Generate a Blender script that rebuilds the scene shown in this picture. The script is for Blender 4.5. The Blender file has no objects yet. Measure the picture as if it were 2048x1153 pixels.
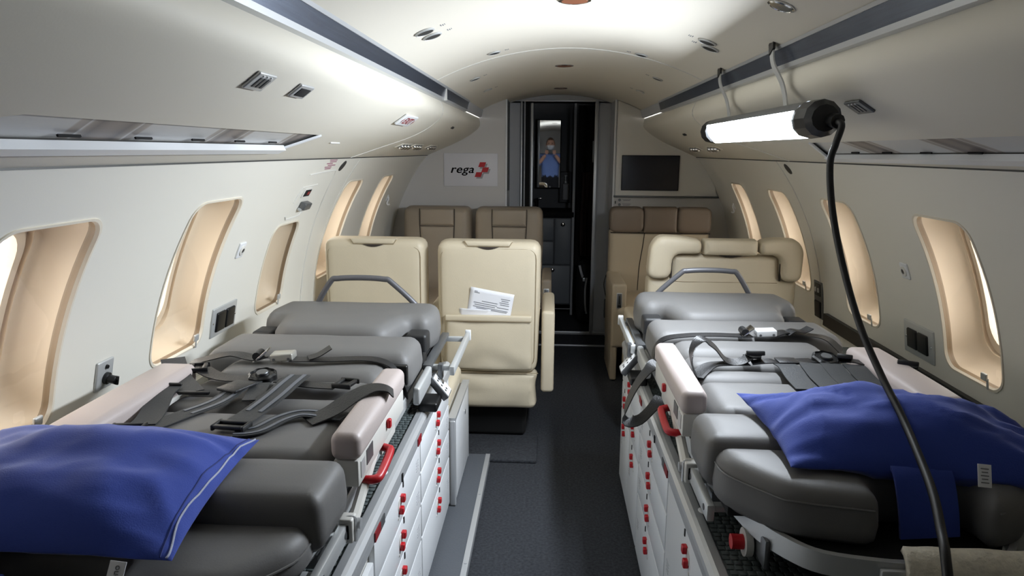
import bpy, bmesh, math, random
from mathutils import Vector, Matrix, noise
from mathutils.geometry import delaunay_2d_cdt

# ------------------------------------------------------------------ camera, world, exposure
SC = bpy.context.scene
COL = SC.collection
RND = random.Random(7)
CAM_POS = Vector((-0.07, 0.0, 1.42))
FPX, IW, IH = 1420.0, 2048.0, 1153.0
cam_data = bpy.data.cameras.new('camera')
cam_data.sensor_width = 36.0
cam_data.lens = 36.0 * FPX / IW
cam_data.clip_start = 0.02
cam = bpy.data.objects.new('camera', cam_data)
COL.objects.link(cam)
_d = Vector(((1101 - 1024) / FPX, -(303 - 576.5) / FPX, -1.0)).normalized()
_u = (Vector((0, 1, 0)) - _d * _d.y).normalized()
_r = _d.cross(_u)
_ro = math.radians(1.0)
_up = _u * math.cos(_ro) + _r * math.sin(_ro)
_rr = _d.cross(_up)
_M = Matrix((_rr, _d, _up))            # rows: camera-space images of world x, y, z
cam.matrix_world = Matrix.Translation(CAM_POS) @ _M.to_4x4()
SC.camera = cam

world = bpy.data.worlds.new('hangar_daylight')
SC.world = world
world.use_nodes = True
world.node_tree.nodes['Background'].inputs[0].default_value = (1.0, 0.985, 0.965, 1)
world.node_tree.nodes['Background'].inputs[1].default_value = 2.4
SC.view_settings.view_transform = 'Standard'
SC.view_settings.look = 'None'
SC.view_settings.gamma = 1.0
SC.view_settings.use_curve_mapping = False
SC.view_settings.exposure = 1.75
LAMP_STRENGTH = 47.0
SC.cycles.max_bounces = 8
SC.cycles.diffuse_bounces = 5
SC.cycles.adaptive_threshold = 0.04
SC.cycles.glossy_bounces = 4
SC.cycles.transparent_max_bounces = 12
SC.cycles.sample_clamp_indirect = 6.0
SC.cycles.caustics_reflective = False
SC.cycles.caustics_refractive = False

# ------------------------------------------------------------------ materials
def lin(c):
    c /= 255.0
    return c / 12.92 if c <= 0.04045 else ((c + 0.055) / 1.055) ** 2.4

MATS = {}
def mat(name, rgb, rough=0.5, metal=0.0, bump=0.0, bscale=60.0, var=0.0, vscale=8.0, spec=0.5,
        coat=0.0, sheen=0.0, emit=0.0, stretch=None, kind='noise'):
    if name in MATS:
        return MATS[name]
    m = bpy.data.materials.new(name)
    m.use_nodes = True
    nt = m.node_tree
    b = nt.nodes['Principled BSDF']
    col = (lin(rgb[0]), lin(rgb[1]), lin(rgb[2]), 1)
    b.inputs['Base Color'].default_value = col
    b.inputs['Roughness'].default_value = rough
    b.inputs['Metallic'].default_value = metal
    b.inputs['Specular IOR Level'].default_value = spec
    b.inputs['Coat Weight'].default_value = coat
    b.inputs['Sheen Weight'].default_value = sheen
    if emit:
        b.inputs['Emission Color'].default_value = col
        b.inputs['Emission Strength'].default_value = emit
    tc = nt.nodes.new('ShaderNodeTexCoord')
    src = tc.outputs['Object']
    if stretch:
        mp = nt.nodes.new('ShaderNodeMapping')
        mp.inputs['Scale'].default_value = stretch
        nt.links.new(src, mp.inputs['Vector'])
        src = mp.outputs['Vector']
    if var:
        n = nt.nodes.new('ShaderNodeTexNoise')
        n.inputs['Scale'].default_value = vscale
        n.inputs['Detail'].default_value = 5
        nt.links.new(src, n.inputs['Vector'])
        mx = nt.nodes.new('ShaderNodeMix')
        mx.data_type = 'RGBA'
        mx.inputs[6].default_value = tuple(c * (1 - var) for c in col[:3]) + (1,)
        mx.inputs[7].default_value = tuple(min(1, c * (1 + var)) for c in col[:3]) + (1,)
        nt.links.new(n.outputs['Fac'], mx.inputs[0])
        nt.links.new(mx.outputs[2], b.inputs['Base Color'])
    if bump:
        if kind == 'voronoi':
            n = nt.nodes.new('ShaderNodeTexVoronoi')
            out = n.outputs['Distance']
        else:
            n = nt.nodes.new('ShaderNodeTexNoise')
            n.inputs['Detail'].default_value = 4
            out = n.outputs['Fac']
        n.inputs['Scale'].default_value = bscale
        nt.links.new(src, n.inputs['Vector'])
        bp = nt.nodes.new('ShaderNodeBump')
        bp.inputs['Strength'].default_value = bump
        bp.inputs['Distance'].default_value = 0.004
        nt.links.new(out, bp.inputs['Height'])
        nt.links.new(bp.outputs['Normal'], b.inputs['Normal'])
    MATS[name] = m
    return m

def glass_mat(name, tint=(0.96, 0.95, 0.93), refl=0.035):
    m = bpy.data.materials.new(name)
    m.use_nodes = True
    nt = m.node_tree
    nt.nodes.clear()
    o = nt.nodes.new('ShaderNodeOutputMaterial')
    tr = nt.nodes.new('ShaderNodeBsdfTransparent')
    tr.inputs[0].default_value = tint + (1,)
    gl = nt.nodes.new('ShaderNodeBsdfGlossy')
    gl.inputs['Roughness'].default_value = 0.04
    lw = nt.nodes.new('ShaderNodeLayerWeight')
    lw.inputs[0].default_value = 0.25
    mr = nt.nodes.new('ShaderNodeMath'); mr.operation = 'MULTIPLY'
    mr.inputs[1].default_value = refl * 3
    nt.links.new(lw.outputs['Fresnel'], mr.inputs[0])
    mx = nt.nodes.new('ShaderNodeMixShader')
    nt.links.new(mr.outputs[0], mx.inputs[0])
    nt.links.new(tr.outputs[0], mx.inputs[1])
    nt.links.new(gl.outputs[0], mx.inputs[2])
    nt.links.new(mx.outputs[0], o.inputs[0])
    MATS[name] = m
    return m

M_wall = mat('ivory_wall_panel', (226, 223, 213), 0.45, bump=0.03, bscale=220)
M_val = mat('ivory_overhead_panel', (221, 216, 203), 0.6, spec=0.3, bump=0.03, bscale=220)
M_ceil = mat('ivory_headliner', (227, 221, 208), 0.62, spec=0.3, bump=0.04, bscale=260)
M_bulk = mat('pale_grey_bulkhead', (204, 202, 200), 0.5, bump=0.02, bscale=200)
M_bulkw = mat('white_bulkhead_trim', (214, 212, 206), 0.4)
M_carpet = mat('charcoal_carpet', (58, 60, 64), 0.95, bump=1.0, bscale=110, var=0.7, vscale=95, spec=0.1)
M_rev = mat('warm_beige_window_reveal', (222, 206, 184), 0.55, spec=0.3)
M_lip = mat('cream_window_lip', (222, 214, 198), 0.5, spec=0.3)
M_gask = mat('brown_window_gasket', (142, 122, 98), 0.5)
M_glass = glass_mat('dust_pane_glass')
M_rail = mat('dark_blue_grey_rail', (112, 120, 136), 0.26, 0.85, var=0.35, vscale=30, stretch=(8, 0.25, 8))
M_alu = mat('brushed_aluminium', (196, 198, 200), 0.36, 0.45, bump=0.03, bscale=90, stretch=(6, 0.3, 6))
M_alu2 = mat('satin_aluminium', (200, 202, 202), 0.4, 0.45)
M_dalu = mat('dark_grey_metal', (110, 112, 114), 0.4, 0.6)
M_chrome = mat('chrome', (225, 225, 225), 0.12, 1.0)
M_white = mat('white_lacquer', (226, 228, 230), 0.35)
M_offw = mat('off_white_plastic', (214, 212, 206), 0.4)
M_red = mat('red_plastic', (186, 28, 38), 0.35)
M_dred = mat('dark_red_label', (140, 26, 34), 0.4)
M_black = mat('black_plastic', (16, 16, 17), 0.4)
M_dark = mat('matt_black', (9, 9, 10), 0.85)
M_mat = mat('grey_green_rubber', (84, 92, 92), 0.6, bump=0.2, bscale=180)
M_ledge = mat('grey_ledge_rubber', (86, 90, 96), 0.6, bump=0.3, bscale=150)
M_matt = mat('grey_mattress_vinyl', (108, 107, 106), 0.52, bump=0.05, bscale=300, spec=0.35)
M_pipe = mat('black_mattress_edge', (34, 34, 35), 0.5)
M_arm = mat('mauve_grey_vinyl', (190, 178, 174), 0.45, bump=0.06, bscale=250)
M_tube = mat('grey_painted_tube', (98, 98, 102), 0.4, 0.3)
M_cream = mat('cream_leather', (206, 194, 170), 0.48, bump=0.12, bscale=260, var=0.05, vscale=5)
M_creamd = mat('cream_leather_seam', (150, 134, 106), 0.6)
M_mid = mat('sand_leather', (188, 174, 150), 0.5, bump=0.12, bscale=260)
M_taupe = mat('taupe_leather', (150, 138, 122), 0.48, bump=0.14, bscale=240, var=0.06, vscale=6)
M_taupe2 = mat('dark_taupe_leather', (124, 110, 96), 0.48, bump=0.14, bscale=240)
M_seam = mat('dark_brown_seam', (52, 44, 38), 0.8)
M_blue = mat('blue_pillow_cotton', (50, 72, 160), 0.8, bump=0.15, bscale=420, sheen=0.25, spec=0.25)
M_paper = mat('white_paper', (236, 237, 242), 0.7)
M_ink = mat('grey_print', (120, 122, 128), 0.8)
M_web = mat('black_webbing', (24, 24, 26), 0.42, bump=0.3, bscale=240, stretch=(1, 1, 1))
M_webg = mat('charcoal_webbing', (46, 48, 50), 0.6, bump=0.25, bscale=260)
M_stripe = mat('grey_web_stripe', (98, 102, 110), 0.5)
M_screen = mat('dark_screen', (14, 17, 28), 0.25)
M_signw = mat('sign_white', (222, 222, 228), 0.5)
M_signs = mat('sign_shadow_grey', (160, 160, 164), 0.5)
M_gal = mat('galley_grey_panel', (132, 136, 142), 0.45)
M_gald = mat('galley_dark_wall', (76, 78, 84), 0.5)
M_vest = mat('vestibule_grey_panel', (184, 186, 190), 0.5)
M_mirror = mat('mirror_glass', (232, 234, 236), 0.02, 1.0)
M_blanket = mat('cream_woven_blanket', (232, 224, 206), 0.9, bump=1.0, bscale=90, var=0.25, vscale=70)
M_coat = mat('dark_coat_cloth', (20, 18, 19), 0.9, bump=0.4, bscale=40)
M_grille = mat('dark_grille', (70, 70, 68), 0.5, 0.4)
M_purple = mat('placard_print', (150, 88, 110), 0.7)
M_orange = mat('amber_lens', (150, 96, 72), 0.3)

# ------------------------------------------------------------------ mesh helpers
class G:
    """collects vertices and faces of one mesh"""
    def __init__(self):
        self.v, self.f = [], []
    def add(self, vs, fs, M=None):
        o = len(self.v)
        for p in vs:
            p = Vector(p)
            self.v.append(M @ p if M else p)
        for f in fs:
            self.f.append(tuple(i + o for i in f))
        return self
    def box(self, c, s, M=None):
        x, y, z = c; a, b, d = s[0] / 2, s[1] / 2, s[2] / 2
        vs = [(x + i * a, y + j * b, z + k * d) for i in (-1, 1) for j in (-1, 1) for k in (-1, 1)]
        return self.add(vs, [(0, 1, 3, 2), (4, 6, 7, 5), (0, 4, 5, 1), (2, 3, 7, 6), (0, 2, 6, 4), (1, 5, 7, 3)], M)
    def rbox(self, c, s, r, n=2, puff=(0, 0, 0), div=(1, 1, 1), fn=None, M=None):
        """rounded box; puff bulges each face pair; div = extra cuts"""
        h = [x / 2 for x in s]
        r = min(r, min(h) * 0.999)
        def axis(hh, d):
            inner = hh - r
            e = [hh - r * (1 - math.tan(math.radians(45) * k / n)) for k in range(n + 1)]
            mid = [-inner + 2 * inner * k / d for k in range(d + 1)] if inner > 1e-6 else [0]
            return [-q for q in reversed(e[1:])] + mid + e[1:]
        A = [axis(h[i], div[i]) for i in range(3)]
        N = [len(a) for a in A]
        idx, vs, fs = {}, [], []
        def vid(i, j, k):
            t = (i, j, k)
            if t in idx: return idx[t]
            p = Vector((A[0][i], A[1][j], A[2][k]))
            q = Vector([max(-(h[m] - r), min(h[m] - r, p[m])) for m in range(3)])
            d = p - q
            if d.length > 1e-9: p2 = q + d.normalized() * r
            else: p2 = p
            u = [p2[m] / h[m] for m in range(3)]
            if any(puff):
                fx = (1 - u[1] ** 2) * (1 - u[2] ** 2); fy = (1 - u[0] ** 2) * (1 - u[2] ** 2)
                fz = (1 - u[0] ** 4) * (1 - u[1] ** 4)
                p2 = Vector((p2.x + puff[0] * u[0] * max(0, fx), p2.y + puff[1] * u[1] * max(0, fy), p2.z + puff[2] * u[2] * max(0, fz)))
            if fn: p2 = Vector(fn(p2, u))
            idx[t] = len(vs); vs.append((p2.x + c[0], p2.y + c[1], p2.z + c[2]))
            return idx[t]
        for k in (0, N[2] - 1):
            for i in range(N[0] - 1):
                for j in range(N[1] - 1):
                    fs.append((vid(i, j, k), vid(i + 1, j, k), vid(i + 1, j + 1, k), vid(i, j + 1, k)))
        for j in (0, N[1] - 1):
            for i in range(N[0] - 1):
                for k in range(N[2] - 1):
                    fs.append((vid(i, j, k), vid(i + 1, j, k), vid(i + 1, j, k + 1), vid(i, j, k + 1)))
        for i in (0, N[0] - 1):
            for j in range(N[1] - 1):
                for k in range(N[2] - 1):
                    fs.append((vid(i, j, k), vid(i, j + 1, k), vid(i, j + 1, k + 1), vid(i, j, k + 1)))
        return self.add(vs, fs, M)
    def tube(self, pts, r, n=10, cap=True, M=None, rad=None):
        pts = [Vector(p) for p in pts]
        vs, fs = [], []
        ref = None
        for i, p in enumerate(pts):
            t = (pts[min(i + 1, len(pts) - 1)] - pts[max(i - 1, 0)]).normalized()
            if ref is None:
                ref = t.orthogonal().normalized()
            ref = (ref - t * ref.dot(t)).normalized()
            b = t.cross(ref)
            rr = rad[i] if rad else r
            for k in range(n):
                a = 2 * math.pi * k / n
                vs.append(p + (ref * math.cos(a) + b * math.sin(a)) * rr)
        for i in range(len(pts) - 1):
            for k in range(n):
                k2 = (k + 1) % n
                fs.append((i * n + k, i * n + k2, (i + 1) * n + k2, (i + 1) * n + k))
        if cap:
            fs.append(tuple(range(n))); fs.append(tuple(range((len(pts) - 1) * n, len(pts) * n)))
        return self.add(vs, fs, M)
    def ribbon(self, pts, wd, w, t=0.003, M=None):
        """flat strap along pts; wd = width direction(s)"""
        pts = [Vector(p) for p in pts]
        vs, fs = [], []
        for i, p in enumerate(pts):
            tg = (pts[min(i + 1, len(pts) - 1)] - pts[max(i - 1, 0)]).normalized()
            d = Vector(wd[i] if isinstance(wd, list) else wd)
            d = (d - tg * d.dot(tg)).normalized()
            nn = tg.cross(d).normalized() * (t / 2)
            ww = (w[i] if isinstance(w, list) else w) / 2
            vs += [p - d * ww - nn, p + d * ww - nn, p + d * ww + nn, p - d * ww + nn]
        for i in range(len(pts) - 1):
            a, b = i * 4, (i + 1) * 4
            for k in range(4):
                fs.append((a + k, a + (k + 1) % 4, b + (k + 1) % 4, b + k))
        fs.append((0, 1, 2, 3)); e = (len(pts) - 1) * 4; fs.append((e, e + 1, e + 2, e + 3))
        return self.add(vs, fs, M)
    def prism(self, poly, d, M=None):
        """poly in local xy, extruded along +z by d"""
        n = len(poly)
        vs = [(x, y, 0) for x, y in poly] + [(x, y, d) for x, y in poly]
        fs = [tuple(range(n)), tuple(range(n, 2 * n))] + [(i, (i + 1) % n, n + (i + 1) % n, n + i) for i in range(n)]
        return self.add(vs, fs, M)
    def lathe(self, prof, n=20, M=None):
        """prof (r, z) about local z"""
        vs, fs = [], []
        for r, z in prof:
            for k in range(n):
                a = 2 * math.pi * k / n
                vs.append((r * math.cos(a), r * math.sin(a), z))
        for i in range(len(prof) - 1):
            for k in range(n):
                k2 = (k + 1) % n
                fs.append((i * n + k, i * n + k2, (i + 1) * n + k2, (i + 1) * n + k))
        fs.append(tuple(range(n))); fs.append(tuple(range((len(prof) - 1) * n, len(prof) * n)))
        return self.add(vs, fs, M)
    def loops(self, Ls, closed=True, cap=False, M=None):
        n = len(Ls[0]); vs, fs = [], []
        for L in Ls: vs += L
        for i in range(len(Ls) - 1):
            for k in range(n if closed else n - 1):
                k2 = (k + 1) % n
                fs.append((i * n + k, i * n + k2, (i + 1) * n + k2, (i + 1) * n + k))
        if cap: fs.append(tuple(range((len(Ls) - 1) * n, len(Ls) * n)))
        return self.add(vs, fs, M)

def spline(pts, k=6):
    pts = [Vector(p) for p in pts]
    out = []
    for i in range(len(pts) - 1):
        p0, p1, p2, p3 = pts[max(i - 1, 0)], pts[i], pts[i + 1], pts[min(i + 2, len(pts) - 1)]
        for j in range(k):
            t = j / k
            out.append(0.5 * ((2 * p1) + (p2 - p0) * t + (2 * p0 - 5 * p1 + 4 * p2 - p3) * t * t + (3 * p1 - p0 - 3 * p2 + p3) * t ** 3))
    out.append(pts[-1])
    return out

def rrect(w, h, r, n=5):
    out = []
    for cx, cy, a0 in ((w / 2 - r, h / 2 - r, 0), (-w / 2 + r, h / 2 - r, 90), (-w / 2 + r, -h / 2 + r, 180), (w / 2 - r, -h / 2 + r, 270)):
        for k in range(n + 1):
            a = math.radians(a0 + 90 * k / n)
            out.append((cx + r * math.cos(a), cy + r * math.sin(a)))
    return out

ORIGIN = {}
def make_mesh(name, g, m, smooth=True, angle=40):
    me = bpy.data.meshes.new(name)
    me.from_pydata([tuple(p) for p in g.v], [], g.f)
    bm = bmesh.new(); bm.from_mesh(me)
    bmesh.ops.recalc_face_normals(bm, faces=bm.faces)
    bm.to_mesh(me); bm.free()
    if smooth:
        me.polygons.foreach_set('use_smooth', [True] * len(me.polygons))
        me.set_sharp_from_angle(angle=math.radians(angle))
    if m: me.materials.append(m)
    return me

def part(name, g, m, parent=None, smooth=True, angle=40, label=None, world=True, kind=None):
    """one mesh object; world=True means g is in world coordinates"""
    if parent is not None and world:
        o = ORIGIN[parent.name]
        for i, p in enumerate(g.v): g.v[i] = p - o
    ob = bpy.data.objects.new(name, make_mesh(name, g, m, smooth, angle))
    COL.objects.link(ob)
    if parent is not None:
        ob.parent = parent
        ORIGIN[ob.name] = ORIGIN[parent.name]
    else:
        ORIGIN[ob.name] = Vector((0, 0, 0))
    if label: ob['label'] = label
    if kind: ob['kind'] = kind
    return ob

def thing(name, label, cat, loc=(0, 0, 0), group=None, M=None):
    o = bpy.data.objects.new(name, None)
    o.empty_display_size = 0.05
    COL.objects.link(o)
    if M is not None: o.matrix_world = M
    else: o.location = loc
    ORIGIN[o.name] = Vector(loc)
    o['label'] = label; o['category'] = cat
    if group: o['group'] = group
    return o

def single(name, g, m, label, cat, group=None, smooth=True, angle=40):
    """a thing that is one mesh: origin moved to its base centre"""
    lo = Vector([min(p[i] for p in g.v) for i in range(3)]); hi = Vector([max(p[i] for p in g.v) for i in range(3)])
    c = Vector(((lo.x + hi.x) / 2, (lo.y + hi.y) / 2, lo.z))
    g.v = [p - c for p in g.v]
    ob = bpy.data.objects.new(name, make_mesh(name, g, m, smooth, angle))
    COL.objects.link(ob); ob.location = c
    ORIGIN[ob.name] = c
    ob['label'] = label; ob['category'] = cat
    if group: ob['group'] = group
    return ob

def struct(name, g, m, smooth=True, angle=40, label=None):
    ob = part(name, g, m, None, smooth, angle, label)
    ob['kind'] = 'structure'
    return ob

def copy_thing(root, loc, label, group=None, rotz=None):
    r = root.copy(); COL.objects.link(r); r.location = loc
    if rotz is not None: r.rotation_euler = (0, 0, rotz)
    r['label'] = label
    if group: r['group'] = group
    ORIGIN[r.name] = Vector(loc)
    for ch in list(root.children):
        c = ch.copy(); COL.objects.link(c); c.parent = r
        for s in list(ch.children):
            d = s.copy(); COL.objects.link(d); d.parent = c
    return r

def text_geo(s, size, M, bold=0.0, shear=0.0, depth=0.001, align='CENTER', sx=1.0, space=1.0):
    cu = bpy.data.curves.new('txt', 'FONT')
    cu.body = s; cu.size = size; cu.offset = bold; cu.shear = shear; cu.extrude = depth / 2
    cu.space_character = space; cu.align_x = align; cu.align_y = 'CENTER'; cu.resolution_u = 4
    ob = bpy.data.objects.new('txt', cu)
    COL.objects.link(ob)
    dg = bpy.context.evaluated_depsgraph_get(); dg.update()
    me = bpy.data.meshes.new_from_object(ob.evaluated_get(dg))
    g = G().add([(v.co.x * sx, v.co.y, v.co.z) for v in me.vertices], [tuple(p.vertices) for p in me.polygons], M)
    bpy.data.objects.remove(ob); bpy.data.curves.remove(cu); bpy.data.meshes.remove(me)
    return g

def frame_m(o, ex, ey):
    ex = Vector(ex).normalized(); ey = Vector(ey); ey = (ey - ex * ey.dot(ex)).normalized(); ez = ex.cross(ey)
    return Matrix((( ex.x, ey.x, ez.x, o[0]), (ex.y, ey.y, ez.y, o[1]), (ex.z, ey.z, ez.z, o[2]), (0, 0, 0, 1)))
# ------------------------------------------------------------------ cabin shell
RW, ZC = 1.23, 0.60
Y0, Y1 = -1.7, 5.1
def wall_p(y, a, sg, dr=0.0):
    return Vector((sg * (RW + dr) * math.cos(a), y, ZC + (RW + dr) * math.sin(a)))
def ang(z): return math.asin((z - ZC) / RW)
def wall_frame(y, z, sg, off=0.0):
    """matrix on the side wall: local x to the viewer's right, y up the wall, z into the cabin"""
    a = ang(z)
    ez = Vector((-sg * math.cos(a), 0, -math.sin(a)))
    ey = Vector((-sg * math.sin(a), 0, math.cos(a)))
    ex = ey.cross(ez)
    return frame_m(wall_p(y, a, sg, -off), ex, ey)

def panel_with_holes(mapf, u0, u1, v0, v1, nu, nv, holes):
    pts, edges = [], []
    for L in holes:
        o = len(pts); n = len(L)
        pts += [Vector(p) for p in L]
        edges += [(o + i, o + (i + 1) % n) for i in range(n)]
    def inside(p, L, grow=0):
        c = False; n = len(L)
        for i in range(n):
            x1, y1 = L[i]; x2, y2 = L[(i + 1) % n]
            if (y1 > p[1]) != (y2 > p[1]) and p[0] < (x2 - x1) * (p[1] - y1) / (y2 - y1) + x1: c = not c
        return c
    for i in range(nu + 1):
        for j in range(nv + 1):
            p = (u0 + (u1 - u0) * i / nu, v0 + (v1 - v0) * j / nv)
            if not any(inside(p, L) for L in holes): pts.append(Vector(p))
    V, E_, F_, *_ = delaunay_2d_cdt(pts, edges, [], 0, 1e-6)
    g = G(); fs = []
    for f in F_:
        c = (sum(V[i].x for i in f) / len(f), sum(V[i].y for i in f) / len(f))
        if not any(inside(c, L) for L in holes): fs.append(tuple(f))
    g.add([mapf(p.x, p.y) for p in V], fs)
    return g

WIN_L = [(1.18, 1.50, .785, 1.275), (1.90, 2.22, .785, 1.275), (2.64, 2.93, .775, 1.135), (3.36, 3.68, .785, 1.275), (4.08, 4.40, .785, 1.275), (0.46, 0.78, .785, 1.275)]
WIN_R = [(1.98, 2.29, .745, 1.24), (2.74, 3.06, .745, 1.24), (3.48, 3.79, .745, 1.24), (4.25, 4.55, .745, 1.24), (1.24, 1.55, .745, 1.24)]
def win_loop(w, shrink=0.0, r=0.055):
    ya, yb, za, zb = w
    aa, ab = ang(za) * RW, ang(zb) * RW
    cy, ca = (ya + yb) / 2, (aa + ab) / 2
    base = rrect(yb - ya - 2 * shrink, ab - aa - 2 * shrink, max(0.01, r - shrink * 0.3), 6)
    out = []
    for i, (p, q) in enumerate(base):
        out.append((cy + p, ca + q))
        if i % 7 == 6:
            p2, q2 = base[(i + 1) % len(base)]
            for k in range(1, 10): out.append((cy + p + (p2 - p) * k / 10, ca + q + (q2 - q) * k / 10))
    return out
A0, A1 = math.asin(-ZC / RW) * RW, ang(1.392) * RW
walls = {}
for sg, nm, W in ((-1, 'left', WIN_L), (1, 'right', WIN_R)):
    g = panel_with_holes(lambda y, s, sg=sg: wall_p(y, s / RW, sg), Y0, Y1 + .15, A0, A1, 56, 24, [win_loop(w) for w in W])
    o = struct('wall_' + nm, g, M_wall, angle=60)
    walls[sg] = o
def sheet_in(L, mapf, step=.04):
    pts = [Vector(p) for p in L]; n = len(L)
    us = [p[0] for p in L]; vs = [p[1] for p in L]
    cu, cv = (min(us) + max(us)) / 2, (min(vs) + max(vs)) / 2
    for k in (.8, .55, .3, .08):
        pts += [Vector((cu + (p[0] - cu) * k, cv + (p[1] - cv) * k)) for p in L[::2]]
    V, E_, F_, *_ = delaunay_2d_cdt(pts, [(i, (i + 1) % n) for i in range(n)], [], 0, 1e-6)
    return G().add([mapf(q.x, q.y) for q in V], [tuple(f) for f in F_])
wn = 0
def at_loop(L, sg, dr): return [wall_p(y, s / RW, sg, dr) for y, s in L]
for sg, W in ((-1, WIN_L), (1, WIN_R)):
    for i, w in enumerate(W):
        wn += 1
        small = (w[3] - w[2]) < 0.45
        root = bpy.data.objects.new('window_%d' % wn, None); COL.objects.link(root)
        root.location = wall_p((w[0] + w[1]) / 2, ang(w[2]), sg); ORIGIN[root.name] = root.location.copy()
        root['kind'] = 'structure'
        # rounded lip, reveal funnel, window surround
        L0, L1 = win_loop(w), win_loop(w, 0.006)
        g = G().loops([at_loop(L0, sg, 0), at_loop(L0, sg, -0.003), at_loop(L1, sg, -0.003), at_loop(win_loop(w, 0.010), sg, 0.004)])
        part('lip', g, M_lip, root)
        g = G().loops([at_loop(win_loop(w, 0.010), sg, 0.004), at_loop(win_loop(w, 0.010), sg, 0.02)])
        part('gasket', g, M_gask, root)
        dp = 0.055 if small else 0.068
        shut = small or (sg < 0 and w[0] < 1) or (sg > 0 and w[0] < 1.5)
        Ls = []
        for k in range(7):
            t = k / 6
            Ls.append(at_loop(win_loop(w, 0.010 + 0.028 * t ** 2.2, 0.055 + .02 * t), sg, 0.02 + dp * t))
        Ls.append(at_loop(win_loop(w, 0.055, 0.08), sg, 0.024 + dp))
        g = G().loops(Ls)
        part('reveal', g, M_rev, root, angle=60)
        # shade surround and outer opening
        if shut:
            Ls = [at_loop(win_loop(w, 0.055, 0.08), sg, 0.024 + dp), at_loop(win_loop(w, 0.058, 0.08), sg, 0.028 + dp)]
            part('shade', G().loops(Ls, cap=True), M_rev, root, angle=30)
        else:
            Ls = [at_loop(win_loop(w, 0.055, 0.08), sg, 0.024 + dp), at_loop(win_loop(w, 0.057, 0.08), sg, 0.036 + dp),
                  at_loop(win_loop(w, 0.064, 0.09), sg, 0.036 + dp), at_loop(win_loop(w, 0.066, 0.09), sg, 0.028 + dp), at_loop(win_loop(w, 0.082, 0.09), sg, 0.030 + dp), at_loop(win_loop(w, 0.088, 0.09), sg, 0.050 + dp)]
            part('surround', G().loops(Ls), M_rev, root, angle=30)
            part('outer_pane', G().loops([at_loop(win_loop(w, 0.084, 0.09), sg, 0.045 + dp)] * 1 + [at_loop(win_loop(w, 0.16, 0.05), sg, 0.045 + dp)], cap=True), M_glass, root)
        part('dust_pane', sheet_in(win_loop(w, .008), lambda y, q, sg=sg: wall_p(y, q / RW, sg, 0.010)), M_glass, root, angle=60)
        # shade pull tab at the lower far... aisle-facing corner
        yl = w[1] - 0.065 if sg < 0 else w[0] + 0.075
        M = wall_frame(yl, w[2] + 0.028, sg, 0.004)
        g = G().rbox((0, 0.012, 0.008), (0.026, 0.022, 0.008), 0.003, 2, M=M)
        g.rbox((0.009, -0.008, 0.004), (0.008, 0.034, 0.004), 0.0015, 1, M=M)
        part('shade_tab', g, M_alu2, root)

# floor with vestibule
g = G().box((0, (Y0 + 7.4) / 2, -0.02), (2.6, 7.4 - Y0, 0.04))
struct('floor', g, M_carpet, smooth=False)

# ceiling panel
def ceil_p(y, s, dr=0.0):
    a = math.pi / 2 - s / RW
    return Vector(((RW + dr) * math.cos(a), y, ZC + 0.006 + (RW + dr) * math.sin(a)))
SX = math.asin(0.60 / RW) * RW
struct('ceiling', panel_with_holes(lambda y, s: ceil_p(y, s), Y0, Y1 + .4, -SX, SX, 40, 28, []), M_ceil, angle=60)
g = G()
g.ribbon([ceil_p(3.04, SX * (k / 12 - 1) * 0.97, -0.001) for k in range(25)], (0, 1, 0), 0.008, 0.003)
struct('trim_1', g, M_bulkw)

# overhead panels (valance) with the long recess
VP = [(.578, 1.648), (.570, 1.625), (.568, 1.600), (.578, 1.578), (.604, 1.555), (.642, 1.528), (.70, 1.494), (.765, 1.463), (.83, 1.436), (.885, 1.412), (.945, 1.386)]
_c = spline([(x, 0, z) for x, z in VP], 3)
_len = [0.0]
for i in range(1, len(_c)): _len.append(_len[-1] + (_c[i] - _c[i - 1]).length)
VLEN = _len[-1]
def val_p(y, s, sg, off=0.0):
    s = max(0, min(VLEN, s))
    i = 0
    while i < len(_len) - 2 and _len[i + 1] < s: i += 1
    t = (s - _len[i]) / (_len[i + 1] - _len[i])
    p = _c[i].lerp(_c[i + 1], t)
    tg = (_c[min(i + 2, len(_c) - 1)] - _c[max(i - 1, 0)]).normalized()
    n = Vector((-abs(tg.z), 0, -tg.x)).normalized()      # towards the cabin for the right side
    q = p + n * off
    return Vector((sg * q.x, y, q.z))
def val_s(x):
    x = abs(x)
    for i in range(8, len(_c)):
        if _c[i].x >= x: return _len[i]
    return VLEN
def val_frame(y, x, sg, off=0.0):
    s = val_s(x)
    a, b = val_p(y, s - .01, sg), val_p(y, s + .01, sg)
    down = (b - a).normalized()
    ey = -down
    p = val_p(y, s, sg, 0)
    ez = val_p(y, s, sg, 0.01) - p
    ex = ey.cross(ez)
    return frame_m(val_p(y, s, sg, off), ex, ey)
ART = {-1: [(.72, val_s(.835)), (.93, val_s(.752)), (2.16, val_s(.748)), (2.08, val_s(.838))],
       1: [(1.05, val_s(.865)), (1.18, val_s(.775)), (2.44, val_s(.775)), (2.56, val_s(.868))]}
def densify(L, n=14):
    out = []
    for i in range(len(L)):
        a, b = L[i], L[(i + 1) % len(L)]
        for k in range(n): out.append((a[0] + (b[0] - a[0]) * k / n, a[1] + (b[1] - a[1]) * k / n))
    return out
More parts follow.
